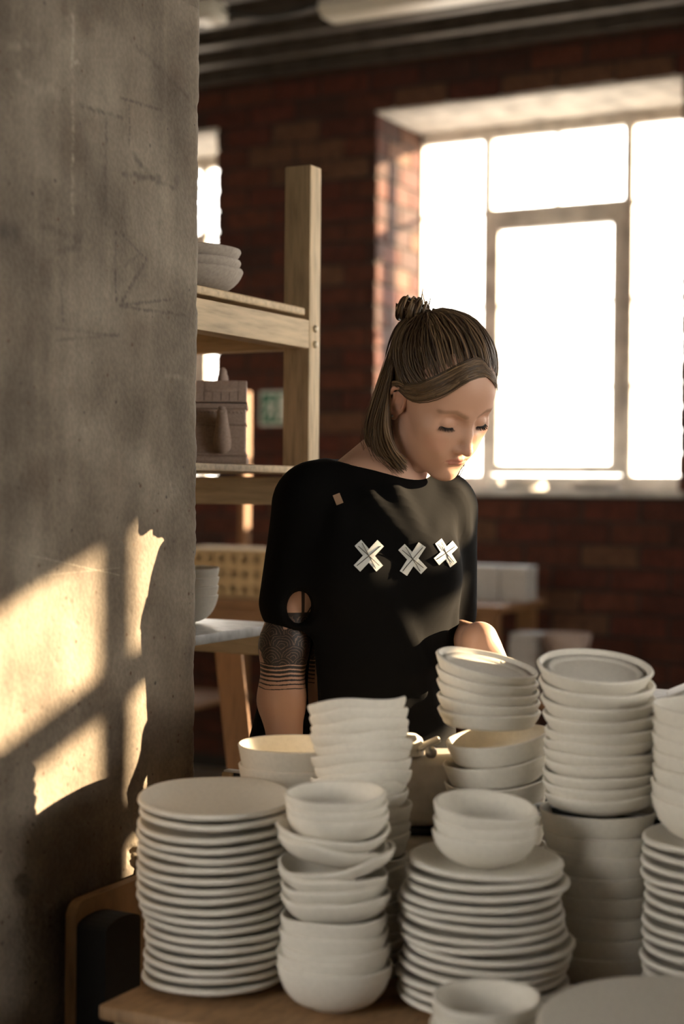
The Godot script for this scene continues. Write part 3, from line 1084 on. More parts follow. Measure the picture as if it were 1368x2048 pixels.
# ---------------------------------------------------------------- by the brick wall
func background() -> void:
	# exit sign
	var t := thing("exit_sign", Vector3(-3.775, 1.757, WZ + 0.006), "green emergency exit sign with white running figure on the brick wall", "sign")
	part(t, "board", spanned(Vector3(-0.105, -0.083, 0), Vector3(0.105, 0.083, 0.006), 0.001), mats.sign_white)
	part(t, "panel", spanned(Vector3(-0.093, -0.071, 0.006), Vector3(0.093, 0.071, 0.0075), 0.0005), mats.green)
	var m := MB.new()
	m.slab(Transform3D(Basis(), Vector3(-0.03, 0, 0)), PackedVector2Array([Vector2(0.03, -0.06), Vector2(0.085, -0.06), Vector2(0.085, 0.06), Vector2(0.03, 0.06)]), 0.0075, 0.009)
	part(t, "doorway", m.mesh(), mats.sign_white)
	m = MB.new()
	m.tube([Vector3(-0.045, 0.028, 0.0085), Vector3(-0.042, -0.005, 0.0085)], [0.012, 0.011], 8, 0.15, Vector3.BACK)
	m.tube([Vector3(-0.042, -0.005, 0.0085), Vector3(-0.025, -0.028, 0.0085), Vector3(-0.03, -0.058, 0.0085)], [0.008, 0.007, 0.006], 8, 0.2, Vector3.BACK)
	m.tube([Vector3(-0.042, -0.005, 0.0085), Vector3(-0.058, -0.032, 0.0085), Vector3(-0.076, -0.042, 0.0085)], [0.008, 0.007, 0.006], 8, 0.2, Vector3.BACK)
	m.tube([Vector3(-0.045, 0.028, 0.0085), Vector3(-0.022, 0.01, 0.0085), Vector3(-0.012, 0.018, 0.0085)], [0.006, 0.005, 0.005], 8, 0.2, Vector3.BACK)
	m.tube([Vector3(-0.045, 0.028, 0.0085), Vector3(-0.068, 0.016, 0.0085), Vector3(-0.072, 0.0, 0.0085)], [0.006, 0.005, 0.005], 8, 0.2, Vector3.BACK)
	m.lathe(Transform3D(Basis(Vector3.RIGHT, PI / 2), Vector3(-0.038, 0.05, 0.0075)), [Vector2(0.011, 0), Vector2(0.011, 0.0015), Vector2(0, 0.0016)], 16)
	part(t, "running_figure", m.mesh(), mats.sign_white)
	# rack of brown posts between shelf and wall
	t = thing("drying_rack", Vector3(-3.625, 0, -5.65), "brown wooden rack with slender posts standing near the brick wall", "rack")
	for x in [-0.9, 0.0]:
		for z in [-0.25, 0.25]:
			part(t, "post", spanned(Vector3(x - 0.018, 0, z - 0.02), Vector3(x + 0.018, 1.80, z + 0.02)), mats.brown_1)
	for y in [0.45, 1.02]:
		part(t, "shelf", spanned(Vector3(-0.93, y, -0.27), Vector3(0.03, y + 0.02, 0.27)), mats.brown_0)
	# table with the perforated crate
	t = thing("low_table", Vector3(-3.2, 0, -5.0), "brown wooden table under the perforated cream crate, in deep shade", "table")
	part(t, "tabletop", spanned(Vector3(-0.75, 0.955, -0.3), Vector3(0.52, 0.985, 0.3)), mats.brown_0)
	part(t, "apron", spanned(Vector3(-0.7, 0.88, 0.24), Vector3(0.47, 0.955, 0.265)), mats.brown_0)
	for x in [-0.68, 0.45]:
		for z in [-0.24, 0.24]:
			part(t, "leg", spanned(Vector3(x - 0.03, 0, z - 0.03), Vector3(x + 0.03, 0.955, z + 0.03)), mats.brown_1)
	crate()
	# right hand table with tiles
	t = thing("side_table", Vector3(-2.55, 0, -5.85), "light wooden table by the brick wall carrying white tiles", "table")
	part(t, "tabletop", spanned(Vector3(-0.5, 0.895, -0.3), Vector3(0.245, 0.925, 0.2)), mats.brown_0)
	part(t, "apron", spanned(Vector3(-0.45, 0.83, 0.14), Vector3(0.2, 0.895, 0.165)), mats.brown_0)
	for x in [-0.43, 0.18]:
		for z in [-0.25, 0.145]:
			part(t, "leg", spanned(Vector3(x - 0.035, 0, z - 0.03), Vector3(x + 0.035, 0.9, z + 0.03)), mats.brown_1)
	var brk := MB.new()
	brk.slab(Transform3D(), PackedVector2Array([Vector2(0.02, 0.83), Vector2(0.145, 0.70), Vector2(0.145, 0.83)]), 0.13, 0.16)
	part(t, "bracket", brk.mesh(), mats.brown_0)
	for k in 2:
		for i in (5 if k == 0 else 3):
			var n := 9 if k == 0 else 5
			var at := Vector3(-2.86 + i * 0.125 + (0.0 if k == 0 else 0.03), 0.925, -5.98 + 0.17 * k)
			var where := "back" if k == 0 else "front"
			var s := thing("tile_pile", at, "%s pile of white tiles in the %s row on the side table" % [["first", "second", "third", "fourth", "rightmost"][i], where], "tiles", "tile piles on the side table")
			var mm := bx(Vector3(0.115, 0.0155, 0.115), 0.002)
			for j in n:
				part(s, "tile", mm, mats.tile, Transform3D(Basis(Vector3.UP, rng.randf_range(-0.03, 0.03)), Vector3(0, 0.008 + 0.0158 * j, 0)))
	t = thing("low_bench", Vector3(-2.18, 0, -5.80), "dark low bench by the wall under a tile pile and bowls", "bench")
	part(t, "seat", spanned(Vector3(-0.145, 0.54, -0.2), Vector3(0.42, 0.57, 0.2)), mats.brown_0)
	for x in [-0.11, 0.38]:
		part(t, "leg", spanned(Vector3(x - 0.03, 0, -0.15), Vector3(x + 0.03, 0.54, 0.15)), mats.brown_1)
	t = thing("tile_pile", Vector3(-2.255, 0.57, -5.84), "tall pile of thin white tiles on the dark low bench", "tiles")
	var mm2 := bx(Vector3(0.125, 0.0125, 0.125), 0.002)
	for j in 18:
		part(t, "tile", mm2, mats.tile, Transform3D(Basis(Vector3.UP, rng.randf_range(-0.05, 0.05)), Vector3(rng.randf_range(-0.003, 0.003), 0.0065 + 0.0135 * j, 0)))
	var bm := MB.new()
	bm.lathe(Transform3D(), bowl(0.095, 0.1, 0.006), 36)
	for i in 3:
		single("clay_bowl", bm.mesh(), mats.clay, Transform3D(Basis(), Vector3(-2.085, 0.57 + 0.075 * i, -5.8)), ["lowest pinkish clay bowl beside the tall tile pile on the low bench", "middle pinkish clay bowl beside the tall tile pile on the low bench", "uppermost pinkish clay bowl beside the tall tile pile on the low bench"][i], "bowl", "clay bowls on the low bench")
	# a plank that leans under the shelf
	var a: Vector3 = Vector3(-1.8699, 0.7820, -3.0278)
	var foot: Vector3
	var b: Vector3 = Vector3(-1.9038, 0.9957, -3.0361)
	var pm := MB.new()
	var dir := (b - a).normalized()
	var side := dir.cross(Vector3(0.47, 0, 0.88)).normalized()
	pm.box(Transform3D(Basis(side, dir, side.cross(dir)), Vector3.ZERO), Vector3(0.062, a.y + 0.45, 0.02), 0.003)
	single("leaning_plank", pm.mesh(), mats.brown_1, Transform3D(Basis(), b + dir * (0.02 - (a.y + 0.45) * 0.5)), "brown wooden plank leaning in the shade below the white shelf board", "plank")


func crate() -> void:
	# cream board crate whose front is pierced with rows of square holes
	var t := thing("perforated_crate", Vector3(-3.03, 0.985, -4.9), "cream crate with rows of square holes on the shaded table", "crate")
	var m := MB.new()
	var nx := 9
	var ny := 3
	var w := 0.44
	var h := 0.165
	var hs := 0.025
	var sx := w / nx
	var sy := h / ny
	for i in nx + 1:
		var x := -w / 2 + i * sx
		span(m, Vector3(x - (sx - hs) / 2, 0, 0.11), Vector3(x + (sx - hs) / 2, h, 0.125), 0.001)
	for j in ny + 1:
		var y := clampf(j * sy, 0.008, h - 0.008)
		span(m, Vector3(-w / 2, y - (sy - hs) / 2 * (1.0 if j > 0 and j < ny else 0.5), 0.1105), Vector3(w / 2, y + (sy - hs) / 2 * (1.0 if j > 0 and j < ny else 0.5), 0.1248), 0.001)
	var cream := mat("cream", Color(0.72, 0.60, 0.42), 0.8)
	part(t, "pierced_front", m.mesh(), cream)
	part(t, "bottom", spanned(Vector3(-w / 2, 0, -0.12), Vector3(w / 2, 0.01, 0.11)), cream)
	for s in [-1, 1]:
		part(t, "side", spanned(Vector3(s * w / 2 - 0.008, 0, -0.12), Vector3(s * w / 2 + 0.008, h + (0.035 if s > 0 else 0.0), 0.125)), cream)
	part(t, "lid", spanned(Vector3(-w / 2, h, -0.125), Vector3(w / 2, h + 0.006, 0.125)), cream)
	part(t, "back", spanned(Vector3(-w / 2, 0, -0.125), Vector3(w / 2, h, -0.11)), cream)


# ---------------------------------------------------------------- work table
const TOP := 0.70


func work_table() -> void:
	var t := thing("work_table", Vector3(-0.3, 0, -1.95), "plywood potter's work table in front of the woman, crowded with stacks", "table")
	var o := Vector3(0.3, 0, 1.95)
	part(t, "tabletop", spanned(Vector3(-1.236, TOP - 0.02, -2.225) + o, Vector3(0.75, TOP, -1.655) + o, 0.003), mats.ply)
	for x in [-1.2, 0.7]:
		for z in [-2.18, -1.70]:
			part(t, "leg", spanned(Vector3(x - 0.025, 0, z - 0.025) + o, Vector3(x + 0.025, TOP - 0.02, z + 0.025) + o), mats.wood_1)
	t = thing("table_rail", Vector3(-0.3, 0, -1.95), "thin black and white rail on uprights along the back of the table", "rail")
	var rail := part(t, "bar", spanned(Vector3(-1.335, 0.9155, -2.13) + o, Vector3(0.7, 0.9245, -2.118) + o, 0.001), mats.black)
	part(rail, "upper_strip", spanned(Vector3(-1.335, 0.9247, -2.131) + o, Vector3(0.7, 0.928, -2.115) + o, 0.001), mats.white_board)
	part(rail, "lower_strip", spanned(Vector3(-1.335, 0.911, -2.131) + o, Vector3(0.7, 0.9153, -2.115) + o, 0.001), mats.white_board)
	part(t, "upright", spanned(Vector3(-1.338, 0.0, -2.135) + o, Vector3(-1.318, 0.925, -2.113) + o), mats.wood_1)
	part(t, "upright", spanned(Vector3(0.68, TOP + 0.0005, -2.135) + o, Vector3(0.7, 0.925, -2.113) + o), mats.wood_1)
	# upright plywood panel against the column, with a black block in front of it
	var m := MB.new()
	var out := PackedVector2Array()
	for q in [[-1.767, 0.0], [-2.1, 0.0], [-2.1, 0.794], [-1.792, 0.791], [-1.782, 0.789], [-1.774, 0.783], [-1.768, 0.772]]:
		out.append(Vector2(-q[0], q[1]))
	m.slab(Transform3D(Basis(Vector3.UP, PI / 2), Vector3.ZERO), out, 0.0, 0.018)
	single("end_panel", m.mesh(), mats.ply, Transform3D(Basis(), Vector3(-1.378, 0, 0)), "upright plywood panel with a cut corner leaning against the concrete column", "panel")
	m = MB.new()
	out = PackedVector2Array()
	for i in 9:
		var a := PI * i / 8.0
		out.append(Vector2(1.812 + 0.042 * cos(a), 0.757 + 0.012 * sin(a)))
	out.append(Vector2(1.77, 0.0))
	out.append(Vector2(1.854, 0.0))
	m.slab(Transform3D(Basis(Vector3.UP, PI / 2), Vector3.ZERO), out, 0.0, 0.05)
	single("black_block", m.mesh(), mats.black_pad, Transform3D(Basis(), Vector3(-1.3595, 0, 0)), "black upright slab with rounded top in front of the plywood panel", "slab")


# ---------------------------------------------------------------- the ware
func plate(R: float) -> Array:
	var a := []
	for q in [[0.0, 0.003], [0.54, 0.003], [0.56, 0.0], [0.62, 0.0], [0.645, 0.0035]]:
		a.append(Vector2(q[0] * R, q[1]))
	a.append_array([Vector2(R * 0.84, 0.0085), Vector2(R - 0.005, 0.0114), Vector2(R - 0.0015, 0.0125), Vector2(R, 0.0150), Vector2(R - 0.0006, 0.0178), Vector2(R - 0.003, 0.0195), Vector2(R - 0.0065, 0.0198), Vector2(R * 0.85, 0.0155), Vector2(R * 0.66, 0.0098), Vector2(R * 0.5, 0.0086), Vector2(0, 0.0084)])
	return a


func lipped(outer: Array, inner: Array) -> Array:
	var a := outer.duplicate()
	var p: Vector2 = outer[outer.size() - 1]
	var q: Vector2 = inner[0]
	var mid := (p + q) * 0.5
	var up := Vector2(-(q - p).y, (q - p).x)
	if up.y < 0:
		up = -up
	var l := (q - p).length()
	up = up.normalized()
	for f in [0.2, 0.5, 0.8]:
		a.append(p.lerp(q, f) + up * l * 0.5 * sin(PI * f))
	a.append_array(inner)
	return a


func bowl(R: float, H: float, t: float) -> Array:
	var o := [Vector2(0, 0.003), Vector2(0.34 * R, 0.003), Vector2(0.36 * R, 0.0), Vector2(0.42 * R, 0.0), Vector2(0.44 * R, 0.003)]
	var inn := []
	var amax := deg_to_rad(80)
	var top := H - t * 0.5
	for i in 9:
		var a := amax * i / 8.0
		var r := 0.45 * R + 0.55 * R * sin(a) / sin(amax)
		var y := 0.004 + (top - 0.004) * (1.0 - cos(a)) / (1.0 - cos(amax))
		if i > 0:
			o.append(Vector2(r, y))
		inn.push_front(Vector2(r - t * sin(a), minf(y + t * cos(a), top)))
	inn.append(Vector2(0, 0.004 + t))
	return lipped(o, inn)


func dish(R: float, H: float, t: float, f := 0.6) -> Array:
	var o := [Vector2(0, 0.003), Vector2(f * R - 0.006, 0.003), Vector2(f * R - 0.004, 0.0), Vector2(f * R + 0.001, 0.0)]
	var inn := []
	for i in 8:
		var u := i / 7.0
		var r := f * R + 0.003 + (R - f * R - 0.003) * sin(u * 1.25) / sin(1.25)
		var y := 0.001 + (H - t * 0.5 - 0.001) * (1.0 - cos(u * 1.25)) / (1.0 - cos(1.25))
		o.append(Vector2(r, y))
		var a := u * 1.1
		inn.push_front(Vector2(r - t * sin(a), y + t * cos(a)))
	inn.append(Vector2(0, 0.001 + t))
	return lipped(o, inn)


# straight walled dish: flat bottom, rounded heel, wall leaning slightly out
func pan(R: float, H: float, t: float, base := 0.0) -> Array:
	var b := 0.90 * R
	var o := [Vector2(0, 0.0), Vector2(b - 0.010, 0.0), Vector2(b - 0.005, 0.0012), Vector2(b - 0.0015, 0.004), Vector2(b, 0.008), Vector2((b + R) * 0.5, H * 0.55), Vector2(R, H - t * 0.5)]
	var inn := [Vector2(R - t, H - t * 0.5), Vector2((b + R) * 0.5 - t, H * 0.55), Vector2(b - t - 0.001, 0.012 + base), Vector2(b - t - 0.006, 0.007 + base), Vector2(b - t - 0.012, t + base), Vector2(0, t + base)]
	return lipped(o, inn)


const ORD := ["topmost", "second from top", "third from top", "fourth from top", "fifth from top", "sixth from top", "seventh from top", "eighth from top", "ninth from top", "tenth from top", "eleventh from top", "twelfth from top", "thirteenth from top", "fourteenth from top", "fifteenth from top", "sixteenth from top", "seventeenth from top", "eighteenth from top", "nineteenth from top", "twentieth from top", "twenty-first from top", "twenty-second from top", "twenty-third from top", "twenty-fourth from top", "twenty-fifth from top", "twenty-sixth from top", "twenty-seventh from top", "twenty-eighth from top"]


# wavy hand-made rims
func wavy(amp: float, sd: int) -> Callable:
	var r := RandomNumberGenerator.new()
	r.seed = sd
	var p1 := r.randf() * TAU
	var p2 := r.randf() * TAU
	var k1 := r.randi_range(2, 3)
	var k2 := r.randi_range(4, 6)
	return func(a: float, q: Vector2) -> Vector2:
		var f := smoothstep(0.02, 0.07, q.x)
		return Vector2((cos(a * k1 + p1) + 0.5 * cos(a * k2 + p2)) * amp * 0.6 * f, (cos(a * k1 + p2) + 0.4 * cos(a * k2 + p1)) * amp * f)


# items bottom up: [mesh, height of its foot above the table, tilt about camera-right, tilt about the camera axis, shift right, shift forward]
func stack(called: String, at: Vector3, items: Array, what: String, where: String, category: String, group: String) -> void:
	var right := Vector3(0.883, 0, -0.469)
	var fwd := Vector3(0.469, 0, 0.883)
	var n := items.size()
	for i in n:
		var q: Array = items[i]
		var b := Basis(right, q[2]) * Basis(fwd, q[3]) * Basis(Vector3.UP, rng.randf() * TAU)
		var p: Vector3 = at + Vector3(0, q[1], 0) + right * q[4] + fwd * q[5]
		single(called, q[0], mats.bisque, Transform3D(b, p), "%s, %s in %s" % [what, ORD[n - 1 - i], where], category, group)


func turned(prof: Array, wob: Variant = null, n := 48) -> ArrayMesh:
	var m := MB.new()
	m.lathe(Transform3D(), prof, n, wob)
	return m.mesh()


func jit(a: float) -> float:
	return rng.randf_range(-a, a)


func stacks() -> void:
	var it := []
	# 1: the plates at the left
	for i in 18:
		var R := 0.0985 + 0.008 * smoothstep(0.0, 17.0, i) + jit(0.0012)
		if i == 15:
			R = 0.105
		var y := 0.0138 * i + (0.004 if i > 15 else 0.0)
		it.append([turned(plate(R), wavy(0.0006, 100 + i)), y, 0.004 * i * 0.9 + jit(0.006), jit(0.008), 0.004 * sin(i * 0.45) + jit(0.0025), jit(0.003)])
	stack("bisque_plate", Vector3(-1.1535, TOP, -1.806), it, "white unglazed plate", "the leftmost plate stack beside the column", "plate", "plates in the leftmost stack")
	# 2: mixed bowls and wavy dishes, next to the right
	it = []
	var big := bowl(0.0758, 0.060, 0.0045)
	var tops := [0.060, 0.0745, 0.0855, 0.104, 0.123]
	for i in 5:
		it.append([turned(bowl(0.0758 - 0.0014 * i, 0.060, 0.0045), wavy(0.001, 200 + i)), tops[i] - 0.060, jit(0.02), jit(0.015), jit(0.003), jit(0.002)])
	for q in [[0.150, 0.072, 0.034, 0.02, 0.03], [0.164, 0.071, 0.030, -0.02, 0.0], [0.179, 0.072, 0.028, 0.0, -0.03]]:
		it.append([turned(dish(q[1], q[2], 0.0055, 0.45), wavy(0.0022, int(q[0] * 1000))), q[0] - q[2], q[3], q[4], jit(0.003), 0.0])
	it.append([turned(dish(0.076, 0.026, 0.0055, 0.45), wavy(0.0035, 231)), 0.172, 0.03, 0.16, 0.006, 0.0])
	it.append([turned(dish(0.074, 0.028, 0.0055, 0.45), wavy(0.003, 232)), 0.192, 0.02, -0.11, -0.006, 0.0])
	it.append([turned(dish(0.0735, 0.027, 0.0055, 0.45), wavy(0.003, 233)), 0.209, 0.05, -0.03, -0.004, 0.0])
	for i in 3:
		it.append([turned(bowl(0.0672, 0.040, 0.0052), wavy(0.0008, 240 + i)), 0.217 + 0.0128 * i, 0.04 + jit(0.01), 0.03 + jit(0.01), 0.004 - 0.002 * i, 0.0])
	stack("bisque_bowl", Vector3(-0.9657, TOP, -1.806), it, "white unglazed bowl", "the crooked bowl stack right of the leftmost plates", "bowl", "bowls in the crooked front stack")
	# 3: large plates in the middle, three bowls on them
	it = []
	var sh := [0.0, 0.002, -0.003, 0.0, 0.004, 0.009, 0.001, -0.003, -0.002, -0.006, -0.004, 0.006, 0.0, 0.002]
	for i in 14:
		var R := 0.1145 - 0.0006 * i + jit(0.001) - (0.004 if i > 11 else 0.0)
		it.append([turned(plate(R), wavy(0.0007, 300 + i)), 0.0133 * i, 0.01 + jit(0.01), 0.02 * sin(i * 1.3), sh[i], jit(0.003)])
	stack("bisque_plate", Vector3(-0.8018, TOP, -1.918), it, "wide white unglazed plate", "the middle plate stack under three bowls", "plate", "plates in the middle stack")
	it = []
	for i in 3:
		it.append([turned(bowl(0.0705, 0.046, 0.0056), wavy(0.0008, 330 + i)), 0.1825 + [0.0, 0.0155, 0.0345][i], [0.01, 0.03, 0.09][i], [0.0, -0.03, -0.075][i], [0.0, 0.001, -0.002][i], 0.0])
	stack("bisque_bowl", Vector3(-0.802, TOP, -1.92), it, "small white bowl", "the nest of three on the middle plate stack", "bowl", "three bowls on the middle plates")
	# 4: bowls right at the front
	it = []
	for i in 4:
		it.append([turned(bowl(0.0655 - 0.0005 * i, 0.043, 0.0054), wavy(0.0008, 400 + i)), 0.0150 * i, 0.02 + jit(0.02), jit(0.02), jit(0.002), 0.0])
	stack("bisque_bowl", Vector3(-0.7014, TOP, -1.69), it, "small white bowl", "the low nest at the front table edge", "bowl", "bowls in the low front nest")
	# 5: the tall leaning stack of wavy dishes behind
	it = []
	for i in 26:
		var f := i / 25.0
		it.append([turned(dish(0.0715 - 0.002 * f + jit(0.0012), 0.0215, 0.005, 0.76), wavy(0.0020, 500 + i)), 0.01432 * i, -0.19 * f + jit(0.015), 0.03 + jit(0.025) + (0.06 if i > 15 else 0.0), -0.010 * f + jit(0.003) - 0.006 * sin(f * 6.0), 0.0])
	stack("bisque_dish", Vector3(-1.0005, TOP, -1.955), it, "wavy-rimmed white dish", "the tall stack in front of the woman", "dish", "dishes in the tall leaning stack")
	# 6: deep bowls behind the left plates
	it = []
	for i in 9:
		it.append([turned(pan(0.0855, 0.055, 0.0045)), 0.0302 * i, jit(0.012), jit(0.012), jit(0.003), 0.0])
	stack("bisque_bowl", Vector3(-1.1596, TOP, -2.0386), it, "deep white straight-sided bowl", "the stack behind the leftmost plates", "bowl", "deep bowls behind the left plates")
	# 7: shallow pans tilted both ways
	it = []
	for i in 10:
		var f := i / 9.0
		it.append([turned(pan(0.0765 + jit(0.001), 0.036, 0.0042), wavy(0.0008, 700 + i)), 0.0315 * i, 0.02 + 0.03 * f, 0.15 * smoothstep(0.35, 1.0, f) + jit(0.01), jit(0.004) + 0.004 * f, 0.0])
	for i in 5:
		it.append([turned(pan(0.0765, 0.025, 0.0062, 0.0075), wavy(0.0008, 720 + i)), 0.334 + 0.0172 * i, 0.03 + 0.025 * i, -0.02 - 0.042 * i, -0.010 - 0.002 * i, 0.0])
	stack("bisque_pan", Vector3(-0.8765, TOP, -2.135), it, "shallow white straight-walled dish", "the tilting stack below her hand", "dish", "dishes in the tilting stack")
	# 8: the tall stack on the right
	it = []
	var y := 0.0
	for i in 8:
		it.append([turned(pan(0.0815 + jit(0.0012), 0.042, 0.0045)), y, jit(0.012), jit(0.02), 0.004 - 0.001 * i + jit(0.003), 0.0])
		y += 0.0275
	for i in 6:
		it.append([turned(dish(0.0795 + jit(0.0012), 0.026, 0.0055, 0.6), wavy(0.0012, 820 + i)), y + 0.012, jit(0.02), 0.02 + jit(0.02), 0.001 + jit(0.004), 0.0])
		y += 0.0152
	for i in 5:
		it.append([turned(pan(0.0815, 0.0255, 0.0066, 0.0080)), y + 0.014 + 0.004 * smoothstep(2.0, 4.0, i), 0.02 + 0.042 * i, 0.05 - 0.022 * i, 0.002 - 0.0035 * i, 0.0])
		y += 0.0205
	stack("bisque_pan", Vector3(-0.7045, TOP, -2.107), it, "white dish with upright rim", "the tallest stack at the right", "dish", "dishes in the tallest right stack")
	# 9: plates and bowls cut by the right edge of the view
	it = []
	for i in 14:
		it.append([turned(plate(0.100 + jit(0.001)), wavy(0.0007, 900 + i)), 0.0158 * i, jit(0.008), 0.012 + jit(0.008), jit(0.003), 0.0])
	stack("bisque_plate", Vector3(-0.525, TOP, -2.06), it, "white plate", "the plate stack at the far right table edge", "plate", "plates in the far right stack")
	it = []
	for i in 7:
		it.append([turned(bowl(0.083, 0.06, 0.0045), wavy(0.001, 930 + i)), 0.214 + 0.0205 * i, 0.04 + jit(0.01), jit(0.02), jit(0.002), 0.0])
	stack("bisque_bowl", Vector3(-0.535, TOP, -2.07), it, "white bowl", "the nest on the far right plate stack", "bowl", "bowls on the far right plates")
	# 10: big plates in the right foreground
	it = []
	for i in 6:
		it.append([turned(plate(0.176), null, 72), 0.0158 * i, 0.01, -0.015, 0.0, 0.0])
	stack("serving_plate", Vector3(-0.4464, TOP, -1.678), it, "very large white plate", "the blurred stack in the right foreground", "plate", "serving plates in the right foreground")
	# plaster moulds between the stacks
	var m := MB.new()
	m.box(Transform3D(), Vector3(0.17, 0.165, 0.10), 0.012)
	single("plaster_mould", m.mesh(), mats.plaster_block, Transform3D(Basis(Vector3.UP, 0.49), Vector3(-0.965, TOP + 0.0825, -2.16)), "lower white plaster mould block behind the tall wavy stack", "mould", "plaster moulds on the table")
	m = MB.new()
	m.box(Transform3D(), Vector3(0.15, 0.011, 0.085), 0.002)
	single("mould_spacer", m.mesh(), mats.black, Transform3D(Basis(Vector3.UP, 0.49), Vector3(-0.965, TOP + 0.171, -2.158)), "thin black batten between the two plaster mould blocks", "spacer")
	m = MB.new()
	m.box(Transform3D(), Vector3(0.17, 0.105, 0.10), 0.014)
	single("plaster_mould", m.mesh(), mats.plaster_block, Transform3D(Basis(Vector3.UP, 0.49), Vector3(-0.965, TOP + 0.2295, -2.16)), "upper white plaster mould block carrying a small cup and ring", "mould", "plaster moulds on the table")
	m = MB.new()
	m.lathe(Transform3D(), [Vector2(0, 0.03), Vector2(0.016, 0.03), Vector2(0.022, 0.027), Vector2(0.026, 0.018), Vector2(0.0275, 0.0), Vector2(0.024, 0.0), Vector2(0.022, 0.016), Vector2(0, 0.024)].map(func(q): return q), 32)
	var cup := MB.new()
	cup.lathe(Transform3D(), [Vector2(0.024, 0.0), Vector2(0.0275, 0.0), Vector2(0.027, 0.014), Vector2(0.024, 0.024), Vector2(0.016, 0.03), Vector2(0, 0.031)], 32)
	single("small_cup", cup.mesh(), mats.bisque, Transform3D(Basis(), Vector3(-1.0108, 0.9883, -2.1119) * Vector3(1, 0, 1) + Vector3(0, TOP + 0.282, 0)), "small white cup turned upside down on the upper plaster mould", "cup")
	m = MB.new()
	m.box(Transform3D(), Vector3(0.036, 0.008, 0.028), 0.003)
	single("clay_tab", m.mesh(), mats.bisque, Transform3D(Basis(Vector3.UP, 0.5) * Basis(Vector3.BACK, 0.45), Vector3(-0.9743, 1.0022, -2.1146) * Vector3(1, 0, 1) + Vector3(0, TOP + 0.3, 0)), "small white clay tab propped on the upper plaster mould", "clay piece")
	m = MB.new()
	m.lathe(Transform3D(), [Vector2(0, 0), Vector2(0.005, 0.0012), Vector2(0.0085, 0.005), Vector2(0.0092, 0.0092), Vector2(0.0085, 0.0134), Vector2(0.005, 0.017), Vector2(0, 0.0184)], 24)
	single("steel_ball", m.mesh(), mats.steel, Transform3D(Basis(), Vector3(-0.9631, 0.9944, -2.0977) * Vector3(1, 0, 1) + Vector3(0, TOP + 0.282, 0)), "tiny shiny steel ball on the upper plaster mould", "ball")
	# further right, out of the photograph: more moulds on the table and a ware trolley that shades the stacks from the low sun
	var far := [[0.02, -1.86, 0.30, 0.30], [0.34, -1.95, 0.24, 0.36], [-0.12, -2.10, 0.16, 0.42]]
	for i in 3:
		m = MB.new()
		m.box(Transform3D(), Vector3(far[i][2], far[i][3], 0.2), 0.012)
		single("plaster_mould", m.mesh(), mats.plaster_block, Transform3D(Basis(), Vector3(far[i][0], TOP + far[i][3] * 0.5, far[i][1])), ["broad white plaster mould at the far right end of the table", "square white plaster mould at the far right table corner", "slim tall white plaster mould right of the far right plate stack"][i], "mould", "plaster moulds on the table")
	var t := thing("ware_trolley", Vector3(-0.2, 0, -2.58), "plywood ware trolley with closed side standing right of the table", "trolley")
	for x in [0.0, 0.5]:
		part(t, "side_panel", spanned(Vector3(x, 0.05, -0.28), Vector3(x + 0.02, 1.42, 0.28)), mats.ply)
	for sy in [0.3, 0.75, 1.2]:
		part(t, "shelf", spanned(Vector3(0.02, sy, -0.28), Vector3(0.5, sy + 0.02, 0.28)), mats.ply)
	for x in [0.01, 0.51]:
		for z in [-0.25, 0.25]:
			m = MB.new()
			m.lathe(Transform3D(Basis(Vector3.FORWARD, PI / 2), Vector3(x - 0.012, 0.026, z)), [Vector2(0, 0), Vector2(0.022, 0), Vector2(0.026, 0.004), Vector2(0.026, 0.02), Vector2(0.022, 0.024), Vector2(0, 0.024)], 20)
			part(t, "castor", m.mesh(), mats.black)
	# white slabs lying at the right, behind the tallest stack
	m = MB.new()
	m.box(Transform3D(), Vector3(0.22, 0.37, 0.08), 0.01)
	single("plaster_mould", m.mesh(), mats.plaster_block, Transform3D(Basis(Vector3.UP, 0.1), Vector3(-0.60, TOP + 0.185, -2.215)), "tall white plaster mould standing behind the far right plate stack", "mould", "plaster moulds on the table")
	single("white_slab", bx(Vector3(0.22, 0.014, 0.11), 0.003), mats.tile, Transform3D(Basis(Vector3.UP, 0.1) * Basis(Vector3.BACK, -0.02), Vector3(-0.60, TOP + 0.3775, -2.225)), "flat white tile lying on the tall plaster mould at right", "tile", "")
	single("white_slab", bx(Vector3(0.09, 0.012, 0.08), 0.003), mats.tile, Transform3D(Basis(Vector3.UP, 0.3) * Basis(Vector3.BACK, 0.42), Vector3(-0.595, TOP + 0.403, -2.20)), "small tilted white tile on top of the flat tile at right", "tile", "")


# ---------------------------------------------------------------- the woman
# Her own frame: x to the right and z towards the camera's side of the room, y up from the floor.
var head := Transform3D(Basis(Vector3.UP, deg_to_rad(35)) * Basis(Vector3.RIGHT, deg_to_rad(34)) * Basis(Vector3.BACK, deg_to_rad(5)), Vector3(0.115, 1.521, 0.03))
var torso := Transform3D(Basis(Vector3.UP, deg_to_rad(20)), Vector3(0.008, 0, 0))
const SKIN := Color(0.55, 0.325, 0.225)


